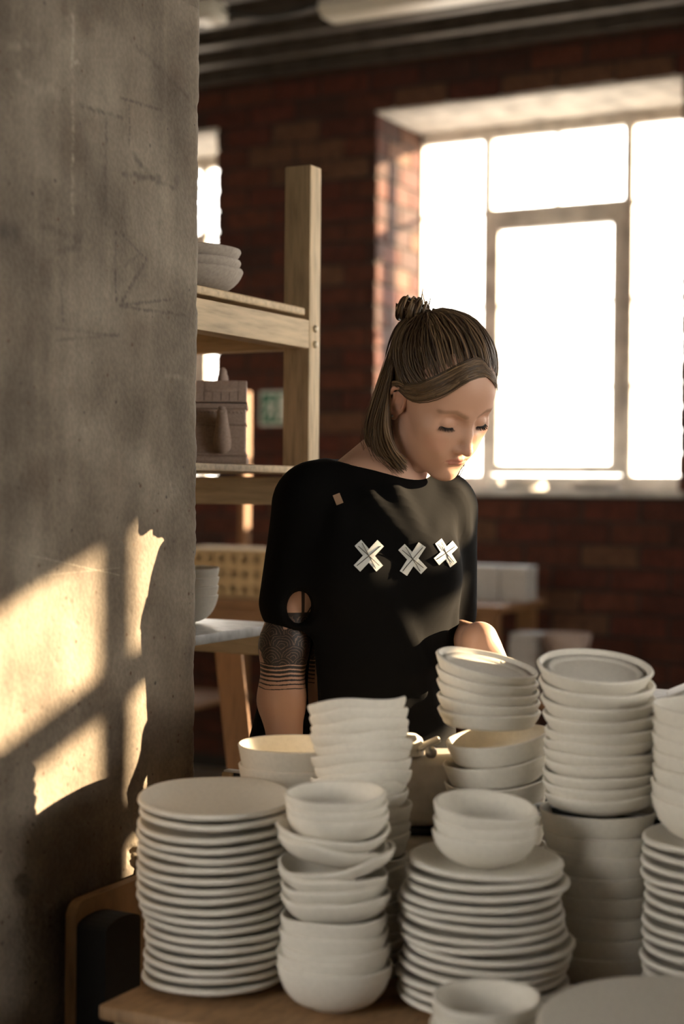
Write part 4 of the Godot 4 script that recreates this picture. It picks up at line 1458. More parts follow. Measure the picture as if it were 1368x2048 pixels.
func person() -> void:
	var t := thing("person", Vector3(-1.2064, 0, -2.3602), "fair-haired woman in a black shirt looking down at the ware", "person", "", deg_to_rad(28))
	var skin := StandardMaterial3D.new()
	skin.resource_name = "skin"
	skin.vertex_color_use_as_albedo = true
	skin.albedo_color = Color.WHITE
	skin.roughness = 0.52
	skin.albedo_texture = tattoo()
	var m := MB.new()
	body(m)
	face(m)
	hand(m, Transform3D(Basis(), Vector3.ZERO), true)
	hand(m, Transform3D(Basis(), Vector3.ZERO), false)
	var b := part(t, "body", m.mesh(), skin)
	lashes(b)
	var em := MB.new()
	em.lathe(Transform3D(Basis(Vector3.BACK, PI / 2), Vector3.ZERO), [Vector2(0, -0.0022), Vector2(0.0016, -0.0016), Vector2(0.0023, 0), Vector2(0.0016, 0.0016), Vector2(0, 0.0022)], 12)
	part(b, "earring", em.mesh(), mats.steel, Transform3D(Basis(), head * Vector3(-0.0785, -0.0235, -0.008)))
	shirt(t)
	legs(t)
	hair(t)


func body(m: MB) -> void:
	var f := Sdf.new()
	f.cone(head * Vector3(0, -0.03, -0.028), Vector3(0.028, 1.40, -0.02), 0.050, 0.056, 0.02)
	f.cone(Vector3(0.02, 1.405, -0.005), Vector3(-0.078, 1.362, 0.042), 0.044, 0.036, 0.05)
	f.cone(Vector3(0.03, 1.395, -0.02), Vector3(0.12, 1.355, -0.07), 0.042, 0.040, 0.05)
	f.ell(Vector3(0.012, 1.29, 0.0), Vector3(0.12, 0.12, 0.08), 0.06)
	f.ell(Vector3(0.01, 1.05, 0.0), Vector3(0.11, 0.22, 0.075), 0.06)
	# collar bones
	f.cone(torso * Vector3(-0.02, 1.368, 0.068), torso * Vector3(-0.11, 1.355, 0.03), 0.010, 0.010, 0.02)
	f.cone(torso * Vector3(0.02, 1.362, 0.068), torso * Vector3(0.13, 1.36, 0.03), 0.010, 0.010, 0.02)
	# right arm hangs straight, its hand rests low behind the ware
	f.cone(torso * Vector3(-0.112, 1.325, 0.006), Vector3(-0.1367, 1.1197, 0.0680), 0.040, 0.038, 0.03)
	f.cone(Vector3(-0.1367, 1.1197, 0.0680), Vector3(-0.1395, 1.0309, 0.0850), 0.038, 0.0365, 0.02)
	f.cone(Vector3(-0.1395, 1.0309, 0.0850), Vector3(-0.1277, 0.9212, 0.1150), 0.0365, 0.0245, 0.02)
	# left arm: upper arm down, forearm forward
	f.cone(torso * Vector3(0.132, 1.33, 0.0), torso * Vector3(0.146, 1.125, -0.035), 0.046, 0.036, 0.03)
	f.cone(torso * Vector3(0.146, 1.125, -0.035), Vector3(0.188, 1.128, 0.05), 0.036, 0.0255, 0.015)
	f.net(m, Vector3(-0.26, 0.76, -0.20), Vector3(0.30, 1.56, 0.24), 0.0065, Transform3D(), skin_tint, arm_uv)


func skin_tint(_p: Vector3) -> Color:
	return SKIN


# the tattooed arm is unrolled on the texture; all other skin sits on its plain edge
func arm_uv(p: Vector3) -> Vector2:
	if p.x < -0.085 and p.y < 1.33 and p.y > 0.8:
		var c := Vector3(-0.1367, 1.1197, 0.0680).lerp(Vector3(-0.1395, 1.0309, 0.0850), clampf((1.12 - p.y) / 0.09, 0, 1))
		var a := atan2(p.x - c.x, p.z - c.z)
		return Vector2(0.5 + a / TAU * 0.9, clampf((1.30 - p.y) / 0.30, 0.0, 0.995))
	return Vector2(0.5, 0.995)


func tattoo() -> ImageTexture:
	var W := 512
	var H := 640
	var im := Image.create(W, H, false, Image.FORMAT_RGB8)
	im.fill(Color.WHITE)
	var ink := Color(0.16, 0.17, 0.18)
	var n := FastNoiseLite.new()
	n.seed = 5
	n.frequency = 0.012
	# rows of breaking waves in fine arcs, ending in rings round the lower arm
	for y in H:
		var yy := 1.30 - 0.30 * float(y) / H
		for x in W:
			var a := 0.0
			var bend := n.get_noise_2d(x, y) * 9.0
			if yy < 1.170 and yy > 1.093:
				var row := int(floor((y + bend) / 42.0))
				var best := 1e9
				for r in [row, row + 1]:
					var cx := fposmod(x + bend * 1.5 + (36.0 if r % 2 else 0.0), 72.0) - 36.0
					var cy: float = (r + 1) * 42.0 - (y + bend)
					if cy >= -2.0:
						var d := Vector2(cx, cy * 0.95).length()
						if d < 46.0:
							best = d
							break
				if best < 1e8:
					a = 0.97 if fposmod(best, 9.0) < 6.8 else 0.55
				else:
					a = 0.95
				if n.get_noise_2d(x * 0.6 + 300.0, y * 0.6) > 0.34:
					a *= 0.2
			elif yy <= 1.093 and yy > 1.052:
				a = 0.97 if fposmod(y + 2.2 * sin(x * 0.05) + bend * 0.3, 15.0) < 11.0 * clampf((yy - 1.040) / 0.05, 0.25, 1.0) else 0.05
			elif yy <= 1.245 and yy >= 1.170:
				a = 0.9 if yy < 1.176 or absf(fposmod(x, 128.0) - 64.0) < 5.0 or absf(fposmod(x + y * 0.6, 90.0) - 45.0) < 3.0 and x > 290 else 0.0
			if a > 0.0:
				im.set_pixel(x, y, Color.WHITE.lerp(ink, a))
	return ImageTexture.create_from_image(im)


func face(m: MB) -> void:
	var f := Sdf.new()
	f.ell(Vector3(0, 0.048, -0.012), Vector3(0.0755, 0.089, 0.096), 0.01)
	f.ell(Vector3(0, 0.048, 0.034), Vector3(0.060, 0.062, 0.052), 0.03)
	f.ell(Vector3(0, -0.012, 0.036), Vector3(0.056, 0.068, 0.049), 0.03)
	f.ells(Vector3(0.043, -0.006, 0.056), Vector3(0.020, 0.015, 0.019), 0.028)
	f.ells(Vector3(0.032, -0.040, 0.052), Vector3(0.023, 0.030, 0.024), 0.025)
	f.cones(Vector3(0.050, -0.045, 0.006), Vector3(0.014, -0.085, 0.068), 0.014, 0.011, 0.035)
	f.ell(Vector3(0, -0.0835, 0.0775), Vector3(0.0155, 0.0135, 0.0140), 0.014)
	f.ell(Vector3(0, -0.058, 0.033), Vector3(0.040, 0.029, 0.044), 0.02)
	f.ell(Vector3(0, -0.048, 0.073), Vector3(0.028, 0.024, 0.0225), 0.02)
	f.cones(Vector3(0.014, -0.006, 0.079), Vector3(0.025, -0.032, 0.0735), 0.0125, 0.013, 0.022)
	# brow, nose
	f.cones(Vector3(0.010, 0.0310, 0.0835), Vector3(0.042, 0.035, 0.067), 0.0068, 0.0075, 0.014)
	f.cone(Vector3(0, 0.026, 0.0845), Vector3(0, -0.019, 0.1080), 0.0064, 0.0070, 0.013)
	f.ell(Vector3(0, -0.0235, 0.1090), Vector3(0.0084, 0.0074, 0.0086), 0.008)
	f.ells(Vector3(0.0115, -0.0255, 0.0965), Vector3(0.0060, 0.0060, 0.0088), 0.007)
	f.cone(Vector3(0, -0.029, 0.103), Vector3(0, -0.034, 0.094), 0.0035, 0.004, 0.006)
	# eye hollows, then the lowered lids
	f.ells(Vector3(0.032, 0.0175, 0.0935), Vector3(0.0175, 0.0120, 0.0150), 0.018, -1)
	f.ells(Vector3(0.0315, 0.0145, 0.0705), Vector3(0.0155, 0.0120, 0.0125), 0.003)
	f.ells(Vector3(0.0315, 0.0110, 0.0715), Vector3(0.0150, 0.0100, 0.0127), 0.002)
	f.cones(Vector3(0.019, 0.0220, 0.0855), Vector3(0.032, 0.0248, 0.0850), 0.0007, 0.0008, 0.003, -1)
	f.cones(Vector3(0.032, 0.0248, 0.0850), Vector3(0.046, 0.0180, 0.0765), 0.0008, 0.0006, 0.003, -1)
	# nostrils
	f.ells(Vector3(0.0062, -0.0315, 0.1025), Vector3(0.0030, 0.0028, 0.0042), 0.002, -1)
	# philtrum, lips
	f.cone(Vector3(0, -0.037, 0.1005), Vector3(0, -0.044, 0.1025), 0.0016, 0.002, 0.004, -1)
	f.cones(Vector3(0.0045, -0.0450, 0.0955), Vector3(0.0200, -0.0490, 0.0865), 0.0042, 0.0020, 0.004)
	f.ell(Vector3(0, -0.0475, 0.0955), Vector3(0.008, 0.0038, 0.0055), 0.004)
	f.ell(Vector3(0, -0.0555, 0.0925), Vector3(0.0150, 0.0050, 0.0062), 0.005)
	f.cones(Vector3(0, -0.0512, 0.1008), Vector3(0.0115, -0.0507, 0.0968), 0.0008, 0.0008, 0.0025, -1)
	f.cones(Vector3(0.0115, -0.0507, 0.0968), Vector3(0.0235, -0.0525, 0.0865), 0.0008, 0.0008, 0.003, -1)
	f.ell(Vector3(0, -0.0665, 0.0985), Vector3(0.013, 0.0045, 0.006), 0.012, -1)
	# the neck runs down to the collar
	var inv := head.affine_inverse()
	f.cone(Vector3(0, -0.020, -0.022), inv * Vector3(0.028, 1.40, -0.02), 0.049, 0.056, 0.02)
	# sternomastoids
	f.cone(Vector3(-0.058, -0.035, -0.020), inv * (torso * Vector3(-0.015, 1.375, 0.062)), 0.012, 0.010, 0.02)
	f.cone(Vector3(0.058, -0.035, -0.020), inv * (torso * Vector3(0.015, 1.37, 0.062)), 0.012, 0.010, 0.02)
	f.net(m, Vector3(-0.085, -0.155, -0.115), Vector3(0.085, 0.135, 0.125), 0.0025, head, face_tint, func(_p): return Vector2(0.5, 0.995))
	# ears, on finer grids
	for s in [-1.0, 1.0]:
		var e := Sdf.new()
		var T := Transform3D(Basis(Vector3(s * 0.35, 0, 0.94).normalized(), Vector3(0, 1, 0), Vector3(s, 0, 0)).orthonormalized(), Vector3(s * 0.0715, 0.0, -0.010))
		T.basis = Basis(Vector3.UP, s * PI / 2 - s * 0.42)
		# local: x along the face, y up, z out of the head
		var q := func(x: float, y: float, z: float) -> Vector3: return Vector3(-x * s, y, z)
		e.ell(q.call(0.0, 0.002, 0.001), Vector3(0.0145, 0.024, 0.0042), 0.004)
		var ring := [[-0.010, 0.004, 0.0045], [-0.011, 0.014, 0.0055], [-0.006, 0.0255, 0.0075], [0.003, 0.0295, 0.0085], [0.0125, 0.0245, 0.0095], [0.0170, 0.0135, 0.0100], [0.0165, 0.002, 0.0095], [0.0125, -0.010, 0.0080], [0.0065, -0.019, 0.0062]]
		for i in ring.size() - 1:
			e.cone(q.call(-ring[i][0], ring[i][1], ring[i][2]), q.call(-ring[i + 1][0], ring[i + 1][1], ring[i + 1][2]), 0.0030, 0.0030, 0.003)
		e.cone(q.call(-0.0095, 0.015, 0.006), q.call(-0.0085, -0.006, 0.0065), 0.0026, 0.0024, 0.004)
		e.ell(q.call(-0.001, -0.0235, 0.0035), Vector3(0.0078, 0.0085, 0.0038), 0.005)
		e.ell(q.call(0.0105, -0.002, 0.0045), Vector3(0.0035, 0.0055, 0.0042), 0.003)
		e.ell(q.call(0.003, 0.001, 0.0085), Vector3(0.0070, 0.0105, 0.0062), 0.004, -1)
		e.net(m, Vector3(-0.026, -0.038, -0.012), Vector3(0.026, 0.038, 0.020), 0.0014, head * T, func(_p): return Color(0.54, 0.29, 0.20), func(_p): return Vector2(0.5, 0.995))


func blob(p: Vector3, c: Vector3, r: float) -> float:
	return smoothstep(r, r * 0.35, p.distance_to(c))


func seg(p: Vector3, a: Vector3, b: Vector3) -> float:
	var h := clampf((p - a).dot(b - a) / (b - a).length_squared(), 0, 1)
	return p.distance_to(a + (b - a) * h)


func face_tint(p0: Vector3) -> Color:
	var p := Vector3(absf(p0.x), p0.y, p0.z)
	var c := SKIN
	c = c.lerp(Color(0.60, 0.29, 0.21), 0.40 * blob(p, Vector3(0.040, -0.022, 0.072), 0.030))
	c = c.lerp(Color(0.60, 0.30, 0.22), 0.35 * blob(p, Vector3(0, -0.020, 0.112), 0.016))
	# lips
	var lip := minf(seg(p, Vector3(0.004, -0.0468, 0.099), Vector3(0.0185, -0.0500, 0.0885)), seg(p, Vector3(0.0, -0.0550, 0.098), Vector3(0.0135, -0.0540, 0.0925)))
	c = c.lerp(Color(0.43, 0.16, 0.125), smoothstep(0.0055, 0.0032, lip) * 0.85)
	# brows
	var brow := minf(seg(p * Vector3(1, 1, 0.25), Vector3(0.012, 0.0325, 0.0225), Vector3(0.030, 0.0395, 0.0208)), seg(p * Vector3(1, 1, 0.25), Vector3(0.030, 0.0395, 0.0208), Vector3(0.052, 0.0340, 0.0165)))
	c = c.lerp(Color(0.22, 0.125, 0.075), smoothstep(0.0056, 0.0020, brow) * 0.62)
	return c


func lashes(b: Node3D) -> void:
	var r := RandomNumberGenerator.new()
	r.seed = 3
	var lm := mat("lash", Color(0.10, 0.065, 0.05), 0.7)
	for s in [-1.0, 1.0]:
		var m := MB.new()
		for i in 34:
			var f := i / 33.0
			var ang := lerpf(-1.15, 1.15, f)
			# along the edge of the lowered upper lid
			var base := Vector3(s * (0.0315 + 0.0152 * sin(ang)), 0.0075 + 0.0026 * (1.0 - cos(ang)) + 0.002 * maxf(0.0, -f + 0.3), 0.0705 + 0.0132 * cos(ang) * 1.02)
			var out := Vector3(s * (sin(ang) * 0.7 + r.randf_range(-0.15, 0.15)), -0.62, cos(ang)).normalized()
			var len := 0.0068 + 0.0026 * f
			var pts := [base - out * 0.002, base, base + out * len * 0.5 + Vector3(0, -0.0003, 0), base + out * len + Vector3(0, 0.0008, 0)]
			var q := []
			for p in pts:
				q.append(head * p)
			m.tube(q, [0.0006, 0.0006, 0.0004, 0.00012], 4)
		# the dark line the lashes stand on
		var ln := []
		var rr := []
		for i in 13:
			var ang := lerpf(-1.2, 1.25, i / 12.0)
			ln.append(head * Vector3(s * (0.0315 + 0.0152 * sin(ang)), 0.0077 + 0.0026 * (1.0 - cos(ang)), 0.0705 + 0.0130 * cos(ang)))
			rr.append(0.0008)
		m.tube(ln, rr, 5)
		part(b, "eyelashes", m.mesh(), lm).set_meta("label", "dark lashes of the lowered lid")


# her own left hand bends down over the rim of a dish; the right one hangs behind the ware
func hand(m: MB, _x: Transform3D, left: bool) -> void:
	var f := Sdf.new()
	var w: Vector3
	var dir: Vector3
	var back: Vector3
	if left:
		w = Vector3(0.188, 1.128, 0.05)
		dir = Vector3(0.30, -0.86, 0.42).normalized()
		back = Vector3(0.12, 0.45, 0.88)
	else:
		w = Vector3(-0.1277, 0.9212, 0.1150)
		dir = Vector3(0.12, -0.90, 0.40).normalized()
		back = Vector3(-0.75, 0.15, 0.62)
	back = (back - dir * back.dot(dir)).normalized()
	var thumb_side := dir.cross(back).normalized()
	# for the left hand the thumb points to her middle, image left
	if (left and thumb_side.x > 0) or (not left and thumb_side.x < 0):
		thumb_side = -thumb_side
	var at := func(a: float, s: float, b: float) -> Vector3: return w + dir * a + thumb_side * s + back * b
	if left:
		# the bent wrist stands out as a rounded knob
		f.cone(w + Vector3(-0.003, 0.0, -0.02), w + Vector3(0, 0.002, 0.004), 0.0255, 0.0265, 0.012)
	f.cone(w, at.call(0.03, 0.008, 0.0), 0.025, 0.019, 0.015)
	f.cone(w, at.call(0.03, -0.010, 0.0), 0.025, 0.017, 0.015)
	var kn := [[0.082, 0.029, 0.006], [0.085, 0.010, 0.008], [0.080, -0.009, 0.006], [0.072, -0.026, 0.003]]
	var ln := [[0.042, 0.025, 0.020], [0.046, 0.029, 0.021], [0.043, 0.027, 0.020], [0.034, 0.020, 0.018]]
	for i in 4:
		var k: Vector3 = at.call(kn[i][0], kn[i][1], kn[i][2])
		f.cone(at.call(0.02, kn[i][1] * 0.6, 0.002), k, 0.014, 0.0108, 0.014)
		# tendons over the back
		f.cone(at.call(0.022, kn[i][1] * 0.55, 0.014), at.call(kn[i][0] - 0.004, kn[i][1], kn[i][2] + 0.0065), 0.0032, 0.005, 0.005)
	for i in 4:
		var p: Vector3 = at.call(kn[i][0], kn[i][1], kn[i][2])
		var a := 0.5 if left else 0.25
		var rr := [0.0098, 0.0088, 0.008, 0.0068]
		for j in 3:
			var d := (dir * cos(a) - back * sin(a)).normalized()
			var q: Vector3 = p + d * ln[i][j] + thumb_side * 0.002 * (1.5 - i)
			f.cone(p, q, rr[j] * (0.88 if i == 3 else 1.0), rr[j + 1] * (0.88 if i == 3 else 1.0), 0.003)
			p = q
			a += 0.55 if left else 0.35
	var tb: Vector3 = at.call(0.018, 0.020, -0.006)
	var t1: Vector3 = at.call(0.045, 0.040, -0.018)
	var t2: Vector3 = at.call(0.075, 0.047, -0.028)
	var t3: Vector3 = at.call(0.098, 0.044, -0.036)
	f.cone(tb, t1, 0.0155, 0.0125, 0.012)
	f.cone(t1, t2, 0.0115, 0.0098, 0.004)
	f.cone(t2, t3, 0.0098, 0.0075, 0.003)
	var lo := Vector3.ONE * 9.0
	var hi := Vector3.ONE * -9.0
	for i in f.kind.size():
		for p in [f.a[i], f.a[i] + f.b[i]]:
			lo = lo.min(p - Vector3.ONE * 0.032)
			hi = hi.max(p + Vector3.ONE * 0.032)
	f.net(m, lo, hi, 0.0028, Transform3D(), skin_tint, func(_p): return Vector2(0.5, 0.995))


var shirt_sdf: Sdf


func shirt(t: Node3D) -> void:
	var f := Sdf.new()
	shirt_sdf = f
	# torso frame: x to her left, z to her front
	f.ell(Vector3(0, 1.27, 0.012), Vector3(0.150, 0.15, 0.108), 0.05)
	f.cone(Vector3(-0.105, 1.366, 0.0), Vector3(0.120, 1.356, 0.0), 0.050, 0.050, 0.05)
	f.cone(Vector3(-0.100, 1.378, -0.005), Vector3(-0.03, 1.395, -0.03), 0.040, 0.046, 0.03)
	f.cone(Vector3(0.115, 1.355, -0.005), Vector3(0.03, 1.39, -0.03), 0.040, 0.046, 0.03)
	f.ell(Vector3(0.0, 1.08, 0.01), Vector3(0.148, 0.22, 0.112), 0.06)
	f.ell(Vector3(-0.005, 0.90, 0.0), Vector3(0.155, 0.17, 0.118), 0.06)
	f.ells(Vector3(0.062, 1.235, 0.078), Vector3(0.055, 0.060, 0.045), 0.05)
	# sleeves
	f.cone(Vector3(-0.120, 1.350, 0.004), Vector3(-0.139, 1.19, 0.012), 0.055, 0.061, 0.03)
	f.cone(Vector3(0.134, 1.345, -0.004), Vector3(0.148, 1.165, -0.025), 0.058, 0.055, 0.03)
	# long back panel that hangs away from the body
	f.cone(Vector3(-0.10, 1.10, -0.085), Vector3(-0.185, 0.86, -0.04), 0.045, 0.040, 0.04)
	# folds that fall from the gather on her left shoulder and swing across from the neckline
	for q in FOLDS:
		f.cone(Vector3(q[0], q[1], q[2]), Vector3(q[3], q[4], q[5]), q[6], q[7], 0.030)
	for q in GROOVES:
		f.cone(Vector3(q[0], q[1], q[2]), Vector3(q[3], q[4], q[5]), q[6], q[7], 0.016, -1)
	# wide neck, sleeve mouths, and the opening cut in the right sleeve
	f.ell(Vector3(0.002, 1.470, 0.004), Vector3(0.108, 0.062, 0.088), 0.008, -1, Basis(Vector3.BACK, -0.08))
	f.cone(Vector3(-0.142, 1.108, 0.016), Vector3(-0.146, 1.02, 0.018), 0.052, 0.060, 0.006, -1)
	f.cone(Vector3(0.150, 1.125, -0.03), Vector3(0.155, 1.05, -0.02), 0.046, 0.05, 0.006, -1)
	f.ell(torso.affine_inverse() * Vector3(-0.1094, 1.1851, 0.1500), Vector3(0.028, 0.034, 0.085), 0.006, -1, torso.basis.inverse())
	var m := MB.new()
	f.net(m, Vector3(-0.26, 0.74, -0.17), Vector3(0.24, 1.46, 0.17), 0.0062, torso)
	var s := part(t, "t_shirt", m.mesh(), mats.cloth)
	part(s, "lace_inset", strip(Vector3(-0.0446, 1.3619, 0.2000), Vector3(-0.05, 0, -1).normalized(), 1.2, 0.017, 0.012, 0.0008), mat("lace", Color(0.62, 0.50, 0.40), 0.7)).set_meta("label", "small beige lace inset at the right armhole")
	# three crosses of white tape, each two sewn strips
	var dirs := [[Vector3(0.0040, 1.2715, 0.2000), 0.0], [Vector3(0.0769, 1.2658, 0.2000), 0.05], [Vector3(0.1340, 1.2750, 0.2000), 0.12]]
	for i in 3:
		var c: Vector3 = dirs[i][0]
		var to := Vector3(-0.05, 0, -1).normalized()
		var x := part(s, "tape_cross", strip(c, to, [0.86, 0.80, 0.98][i], [0.054, 0.054, 0.047][i], 0.0145, 0.0012), mats.tape)
		part(x, "tape_strip", strip(c, to, [-0.80, -0.98, -0.68][i], [0.056, 0.056, 0.044][i], 0.0145, 0.0022), mats.tape)
		for k in 2:
			part(x, "stitching", seam(c, to, [0.86, 0.80, 0.98][i] + (0.22 if k else -0.12), 0.04 if i == 2 else 0.046, 0.0045), mats.thread)
		part(x, "stitching", seam(c, to, [-0.80, -0.98, -0.68][i] + 0.13, 0.038 if i == 2 else 0.05, 0.0045), mats.thread)


func on_shirt(p: Vector3, to: Vector3) -> Vector3:
	var inv := torso.affine_inverse()
	var every := shirt_sdf.all()
	var q := inv * p
	var d := inv.basis * to
	for i in 50:
		var e := shirt_sdf.d(q, every)
		if e < 0.0003:
			break
		q += d * e * 0.8
	return torso * q


func strip(c: Vector3, to: Vector3, ang: float, l: float, w: float, lift: float) -> ArrayMesh:
	var m := MB.new()
	var ax := Vector3(cos(ang), -sin(ang), 0)
	var ay := Vector3(sin(ang), cos(ang), 0)
	var n := 12
	var k := 4
	for layer in 4:
		for i in n + 1:
			for j in k + 1:
				var p := c + ax * l * (float(i) / n - 0.5) + ay * w * (float(j) / k - 0.5)
				m.p(on_shirt(p, to) - to * (lift if layer % 2 else -0.0004))
	var o := (n + 1) * (k + 1)
	for i in n:
		for j in k:
			var a := 3 * o + i * (k + 1) + j
			m.quad(a, a + k + 1, a + k + 2, a + 1)
	for i in n:
		for j in [0, k]:
			var a: int = i * (k + 1) + j
			m.quad(a, a + k + 1, a + k + 1 + o, a + o)
	for j in k:
		for i in [0, n]:
			var a: int = i * (k + 1) + j
			m.quad(a, a + o, a + o + 1, a + 1)
	return m.mesh()


func seam(c: Vector3, to: Vector3, ang: float, l: float, lift: float) -> ArrayMesh:
	var m := MB.new()
	var pts := []
	var rr := []
	for i in 13:
		var p := c + Vector3(cos(ang), -sin(ang), 0) * l * (i / 12.0 - 0.5)
		pts.append(on_shirt(p, to) - to * (lift - 0.0018))
		rr.append(0.00055)
	m.tube(pts, rr, 5, 1.0, Vector3.BACK)
	return m.mesh()


func legs(t: Node3D) -> void:
	var f := Sdf.new()
	for s in [-1.0, 1.0]:
		f.cone(torso * Vector3(s * 0.085, 0.90, 0), torso * Vector3(s * 0.095, 0.50, 0.01), 0.085, 0.060, 0.03)
		f.cone(torso * Vector3(s * 0.095, 0.50, 0.01), torso * Vector3(s * 0.10, 0.10, -0.02), 0.060, 0.050, 0.02)
	f.ell(torso * Vector3(0, 0.90, -0.01), Vector3(0.15, 0.12, 0.115), 0.05, 1, torso.basis)
	var m := MB.new()
	f.net(m, Vector3(-0.25, 0.03, -0.24), Vector3(0.25, 1.04, 0.24), 0.0115)
	part(t, "trousers", m.mesh(), mats.trouser)
	for s in [-1.0, 1.0]:
		f = Sdf.new()
		f.cone(Vector3(0, 0.045, -0.04), Vector3(0, 0.035, 0.15), 0.042, 0.034, 0.03)
		f.cone(Vector3(0, 0.09, -0.035), Vector3(0, 0.05, -0.03), 0.045, 0.042, 0.03)
		f.ell(Vector3(0, -0.05, 0.05), Vector3(0.3, 0.05, 0.3), 0.004, -1)
		m = MB.new()
		f.net(m, Vector3(-0.07, -0.01, -0.12), Vector3(0.07, 0.15, 0.21), 0.007, torso * Transform3D(Basis(Vector3.UP, s * 0.15), Vector3(s * 0.10, 0.0, -0.01)))
		part(t, "shoe", m.mesh(), mats.black)


# ---------------------------------------------------------------- hair
func crom(c: Array, n: int) -> Array:
	var out := []
	var m := c.size()
	for i in n + 1:
		var u := float(i) / n * (m - 1)
		var k := mini(int(u), m - 2)
		var f := u - k
		var p0: Vector3 = c[maxi(k - 1, 0)]
		var p1: Vector3 = c[k]
		var p2: Vector3 = c[k + 1]
		var p3: Vector3 = c[mini(k + 2, m - 1)]
		out.append(p1.cubic_interpolate(p2, p0, p3, f))
	return out


func skull(dir: Vector3, lift: float) -> Vector3:
	# a point over the skull in the head's own frame, from a direction out of its middle
	var c := Vector3(0, 0.048, -0.012)
	var r := Vector3(0.0755, 0.089, 0.096)
	var d := dir.normalized()
	var k := 1.0 / (d / r).length()
	# the forehead stands before the skull
	var r2 := Vector3(0.060, 0.062, 0.052)
	var c2 := Vector3(0, 0.048, 0.034)
	var o := c - c2
	var a := (d / r2).length_squared()
	var b := 2.0 * (d / r2).dot(o / r2)
	var e := (o / r2).length_squared() - 1.0
	var disc := b * b - 4.0 * a * e
	if disc > 0.0:
		k = maxf(k, (-b + sqrt(disc)) / (2.0 * a) + 0.002)
	return c + d * (k + lift)


func over(p: Vector3, lift: float) -> Vector3:
	return skull(p - Vector3(0, 0.048, -0.012), lift)


func lock(m: MB, pts: Array, r0: float, r1: float, flat := 0.55, sides := 6) -> void:
	var n := pts.size()
	var rr := []
	for i in n:
		var f := float(i) / (n - 1)
		rr.append(lerpf(r0, r1, f) * (0.12 + 0.88 * smoothstep(0.0, 0.22, f)) * (1.0 - 0.75 * smoothstep(0.86, 1.0, f)))
	m.tube(pts, rr, sides, flat, Vector3(0.3, 0.2, 0.9))


func hair_tint(r: RandomNumberGenerator, light: float) -> Color:
	var k := pow(r.randf(), 1.7)
	var c := Color(0.040, 0.0245, 0.0145).lerp(Color(0.29, 0.185, 0.10), clampf(k * 0.75 + light, 0, 1))
	return c


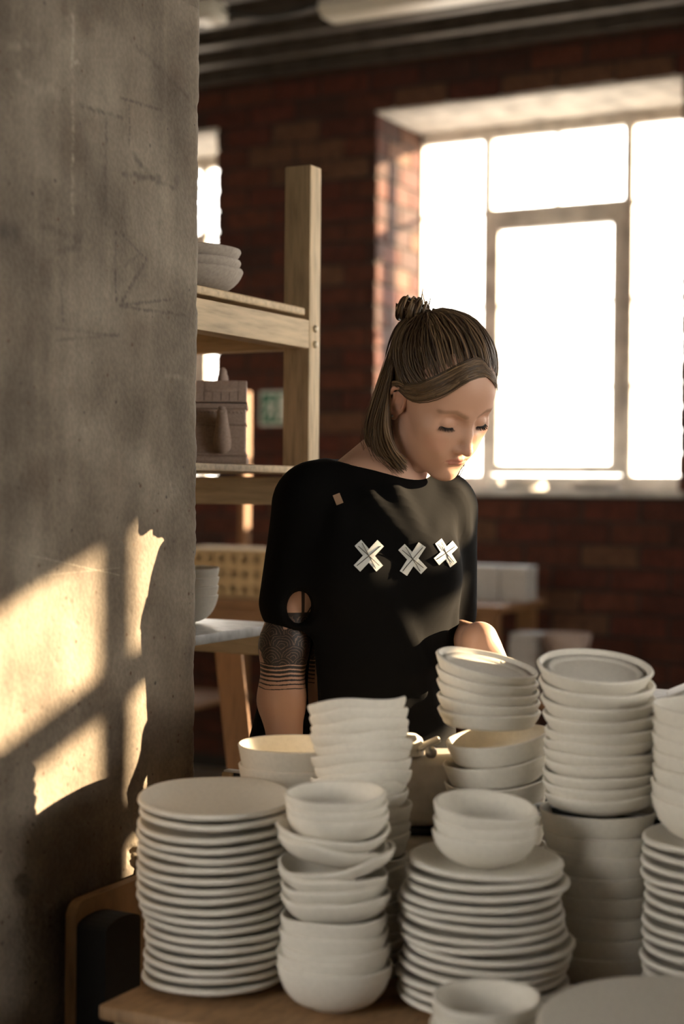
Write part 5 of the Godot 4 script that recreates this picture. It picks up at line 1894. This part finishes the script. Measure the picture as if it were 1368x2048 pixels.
func hair(t: Node3D) -> void:
	var r := RandomNumberGenerator.new()
	r.seed = 41
	var hm := StandardMaterial3D.new()
	hm.resource_name = "hair"
	hm.vertex_color_use_as_albedo = true
	hm.roughness = 0.42
	hm.metallic_specular = 0.4
	hm.backlight_enabled = true
	hm.backlight = Color(0.22, 0.14, 0.07)
	# the hair close to the scalp
	var m := MB.new()
	var nu := 64
	var nv := 40
	var ids := {}
	for i in nu + 1:
		for j in nv + 1:
			var az := TAU * i / nu
			var el := lerpf(-0.75, PI / 2, float(j) / nv)
			var d := Vector3(sin(az) * cos(el), sin(el), cos(az) * cos(el))
			var q := skull(d, 0.0022)
			if not under_hair(q):
				continue
			m.tint = hair_tint(r, 0.06)
			ids[i * 100 + j] = m.p(head * q)
	for i in nu:
		for j in nv:
			var a := i * 100 + j
			if ids.has(a) and ids.has(a + 100) and ids.has(a + 101) and ids.has(a + 1):
				m.quad(ids[a], ids[a + 100], ids[a + 101], ids[a + 1])
	var root := part(t, "hair", m.mesh(), hm)
	# combed back from the forehead and temples to the knot
	var knot: Vector3 = KNOT
	m = MB.new()
	for i in 620:
		var f := r.randf()
		var a := lerpf(-1.0, 1.0, f)
		# along the hairline from the right temple over the forehead to the left
		var s := hairline(a) + Vector3(r.randf_range(-0.003, 0.003), r.randf_range(-0.002, 0.004), r.randf_range(-0.004, 0.002))
		if r.randf() < 0.55:
			s = s.lerp(knot, r.randf_range(0.02, 0.45)) + Vector3(0, 0.004, 0)
		var lift := r.randf_range(0.000, 0.0075)
		var along := (hairline(clampf(a + (0.12 if a > 0.0 else -0.12), -1.0, 1.0)) - hairline(a)) * r.randf_range(0.3, 1.5) * smoothstep(0.12, 0.5, absf(a))
		var c := []
		for k in 8:
			var u := k / 8.0
			var q := s.lerp(knot + Vector3(r.randf_range(-0.006, 0.006), r.randf_range(-0.005, 0.005), 0), u) + along * sin(PI * minf(u * 1.6, 1.0)) * (1.0 - u)
			c.append(head * over(q, 0.0015 + lift * (0.4 + sin(PI * minf(u * 1.25, 1.0))) + VOLUME * smoothstep(0.12, 0.6, u)))
		c.append(TIE + Vector3(r.randf_range(-0.006, 0.004), r.randf_range(-0.008, 0.006), r.randf_range(-0.008, 0.008)))
		m.tint = hair_tint(r, 0.06)
		lock(m, crom(c, 16), r.randf_range(0.0006, 0.0019), r.randf_range(0.0007, 0.0014), 0.6, 5)
	part(root, "combed_top", m.mesh(), hm)
	# the front strands that sweep low across the temple and behind the right ear
	m = MB.new()
	for i in 170:
		var f := r.randf_range(-0.75, 1.0) if i > 50 else r.randf_range(0.2, 1.05)
		var j := 1.6 * Vector3(r.randf_range(-0.002, 0.002), r.randf_range(-0.003, 0.003), r.randf_range(-0.002, 0.002))
		var c := []
		c.append(over(Vector3(0.054, 0.072, 0.056) + j * 2.0, 0.008))
		c.append(over(Vector3(0.034, 0.090, 0.066) + j * 1.5, 0.009))
		for n in range(1, SWEEP_TOP.size()):
			c.append(over((SWEEP_TOP[n] as Vector3).lerp(SWEEP_LOW[n], f) + j, (0.0055 if n < 3 else 0.0035) + 0.0045 * sin(PI * n / 7.0) * r.randf_range(0.5, 1.2) + 0.0015 * r.randf()))
		c.append_array([Vector3(-0.0815, 0.033 - 0.004 * f, -0.014) + j, Vector3(-0.083, 0.018, -0.034) + j, Vector3(-0.082, -0.012, -0.046) + j, Vector3(-0.078, -0.05, -0.052) + j * 2.0])
		var w := []
		for q in c:
			w.append(head * q)
		m.tint = hair_tint(r, 0.06)
		lock(m, crom(w, 22), r.randf_range(0.0004, 0.0014), 0.0009, 0.6, 5)
	part(root, "front_sweep", m.mesh(), hm)
	# the chin-length bob below
	m = MB.new()
	var rows := BOB
	for i in 720:
		var u := pow(r.randf(), 1.15) * (rows.size() - 1)
		var k := mini(int(u), rows.size() - 2)
		var f := u - k
		var inner := r.randf()
		var c := []
		for n in 4:
			var q: Vector3 = (rows[k][n] as Vector3).lerp(rows[k + 1][n], f)
			var mid := Vector3(0.06, q.y, -0.01)
			q = q.lerp(mid, inner * 0.22 * (0.6 if n == 0 else 1.0))
			q += Vector3(r.randf_range(-1, 1), r.randf_range(-1, 1), r.randf_range(-1, 1)) * (0.0025 if n < 3 else 0.0055)
			if n == 3:
				q.y += r.randf_range(-0.004, 0.012)
			c.append(q)
		m.tint = hair_tint(r, 0.06)
		lock(m, crom(c, 14), r.randf_range(0.0008, 0.0023), r.randf_range(0.0007, 0.0014), 0.6, 5)
	part(root, "bob", m.mesh(), hm)
	# the knot on the crown: loops of hair round a core, a tie, loose ends
	m = MB.new()
	var kc := KNOT_MID
	var axis := Vector3(0.85, -0.25, 0.2).normalized()
	var e1 := axis.cross(Vector3.UP).normalized()
	var e2 := axis.cross(e1).normalized()
	for i in 110:
		var a0 := r.randf() * TAU
		var len := r.randf_range(2.0, 4.6)
		var rad := r.randf_range(0.010, 0.027)
		var off := r.randf_range(-0.026, 0.018)
		var tw := r.randf_range(-0.009, 0.009)
		var pts := []
		for k in 13:
			var f := k / 12.0
			var a := a0 + len * f
			var rr := rad * (1.0 - 0.3 * pow(absf(off + tw * f) / 0.026, 2.0))
			pts.append(kc + e1 * cos(a) * rr * 1.0 + e2 * sin(a) * rr * 0.92 + axis * (off + tw * f))
		m.tint = hair_tint(r, 0.06)
		lock(m, pts, r.randf_range(0.002, 0.0042), 0.002)
	for i in 26:
		# from the tie back into the knot
		var p0 := TIE + (Vector3(0.012, -0.004, 0) + Vector3(r.randf_range(-0.010, 0.010), r.randf_range(-0.006, 0.006), 0))
		var p2 := kc + Vector3(r.randf_range(-0.02, 0.01), r.randf_range(-0.02, 0.022), r.randf_range(-0.015, 0.02))
		var p1 := TIE + Vector3(r.randf_range(-0.006, 0.006), r.randf_range(-0.006, 0.006), r.randf_range(-0.008, 0.008))
		m.tint = hair_tint(r, 0.06)
		lock(m, crom([p0, p1, p2], 10), 0.003, 0.0025)
	part(root, "knot", m.mesh(), hm)
	m = MB.new()
	for i in 9:
		var a := TAU * i / 9.0
		var pts := []
		for k in 13:
			var b := TAU * k / 12.0
			pts.append(TIE + (Vector3(0.25, 0.95, 0) * cos(b) * 0.0135 + Vector3(0, 0, 1) * sin(b) * 0.013) + Vector3(0.95, -0.25, 0) * 0.0035 * cos(a))
		m.tint = hair_tint(r, 0.06)
		m.tube(pts, [0.0016, 0.0016, 0.0016, 0.0016, 0.0016, 0.0016, 0.0016, 0.0016, 0.0016, 0.0016, 0.0016, 0.0016, 0.0016], 6, 1.0, Vector3(0.9, 0.1, 0), false)
	part(root, "hair_tie", m.mesh(), hm)
	# loose tail, spiky ends and flyaway hairs
	m = MB.new()
	for i in 16:
		var j := Vector3(r.randf_range(-1, 1), r.randf_range(-1, 1), r.randf_range(-1, 1)) * 0.004
		m.tint = hair_tint(r, 0.06)
		lock(m, crom([TAIL[0] + j, TAIL[1] + j, TAIL[2] + j * 1.4, TAIL[3] + j * 1.8], 10), 0.0022, 0.0012)
	for q in [[852, 628, 845, 585], [850, 625, 862, 592], [856, 628, 851, 600], [846, 622, 835, 600], [842, 615, 846, 575]]:
		m.tint = hair_tint(r, 0.06)
		var a: Vector3 = SPIKES[q[3]][0]
		var b: Vector3 = SPIKES[q[3]][1]
		lock(m, crom([a, a.lerp(b, 0.5) + Vector3(r.randf_range(-0.002, 0.002), 0, 0), b], 6), 0.0016, 0.0006)
	for i in 60:
		# single hairs that stand off the outline
		var u := r.randf() * (rows.size() - 1)
		var k := mini(int(u), rows.size() - 2)
		var f := u - k
		var c := []
		var outw := Vector3(r.randf_range(-0.016, 0.004), 0, r.randf_range(-0.008, 0.008))
		for n in 4:
			c.append((rows[k][n] as Vector3).lerp(rows[k + 1][n], f) + outw * (n / 3.0) + Vector3(r.randf_range(-0.003, 0.003), r.randf_range(-0.01, 0.004), 0))
		m.tint = hair_tint(r, 0.06)
		lock(m, crom(c, 12), 0.00035, 0.0003, 1.0, 3)
	for i in 70:
		var a := r.randf_range(-0.9, 0.9)
		var s := hairline(a)
		var c := []
		var lift := r.randf_range(0.006, 0.018)
		for kk in 6:
			var u := kk / 5.0
			c.append(head * over(s.lerp(knot, u * r.randf_range(0.85, 1.0)), 0.002 + lift * sin(PI * u)))
		m.tint = hair_tint(r, 0.06)
		lock(m, crom(c, 12), 0.00035, 0.0003, 1.0, 3)
	part(root, "loose_strands", m.mesh(), hm)


func hairline(a: float) -> Vector3:
	# -1 at the right ear, 0 over the middle of the forehead, 1 at the left ear
	var c := [Vector3(0.078, 0.036, -0.008), HAIRLINE[0] * Vector3(-1, 1, 1), HAIRLINE[1] * Vector3(-1, 1, 1), HAIRLINE[2] * Vector3(-1, 1, 1), HAIRLINE[3] * Vector3(0, 1, 1)]
	var u := (1.0 - absf(a)) * 4.0
	var k := mini(int(u), 3)
	var q: Vector3 = (c[k] as Vector3).lerp(c[k + 1], u - k)
	if a < 0.0:
		q.x = -q.x
	return over(q, 0.0)


func under_hair(q: Vector3) -> bool:
	# the height of the hairline at this depth
	var z := q.z
	if z < -0.025:
		return q.y > -0.045
	var y := 0.030
	if z > -0.006:
		y = lerpf(0.030, 0.072, clampf((z + 0.006) / 0.060, 0, 1))
	if z > 0.054:
		y = lerpf(0.072, 0.100, clampf((z - 0.054) / 0.012, 0, 1))
	return q.y > y
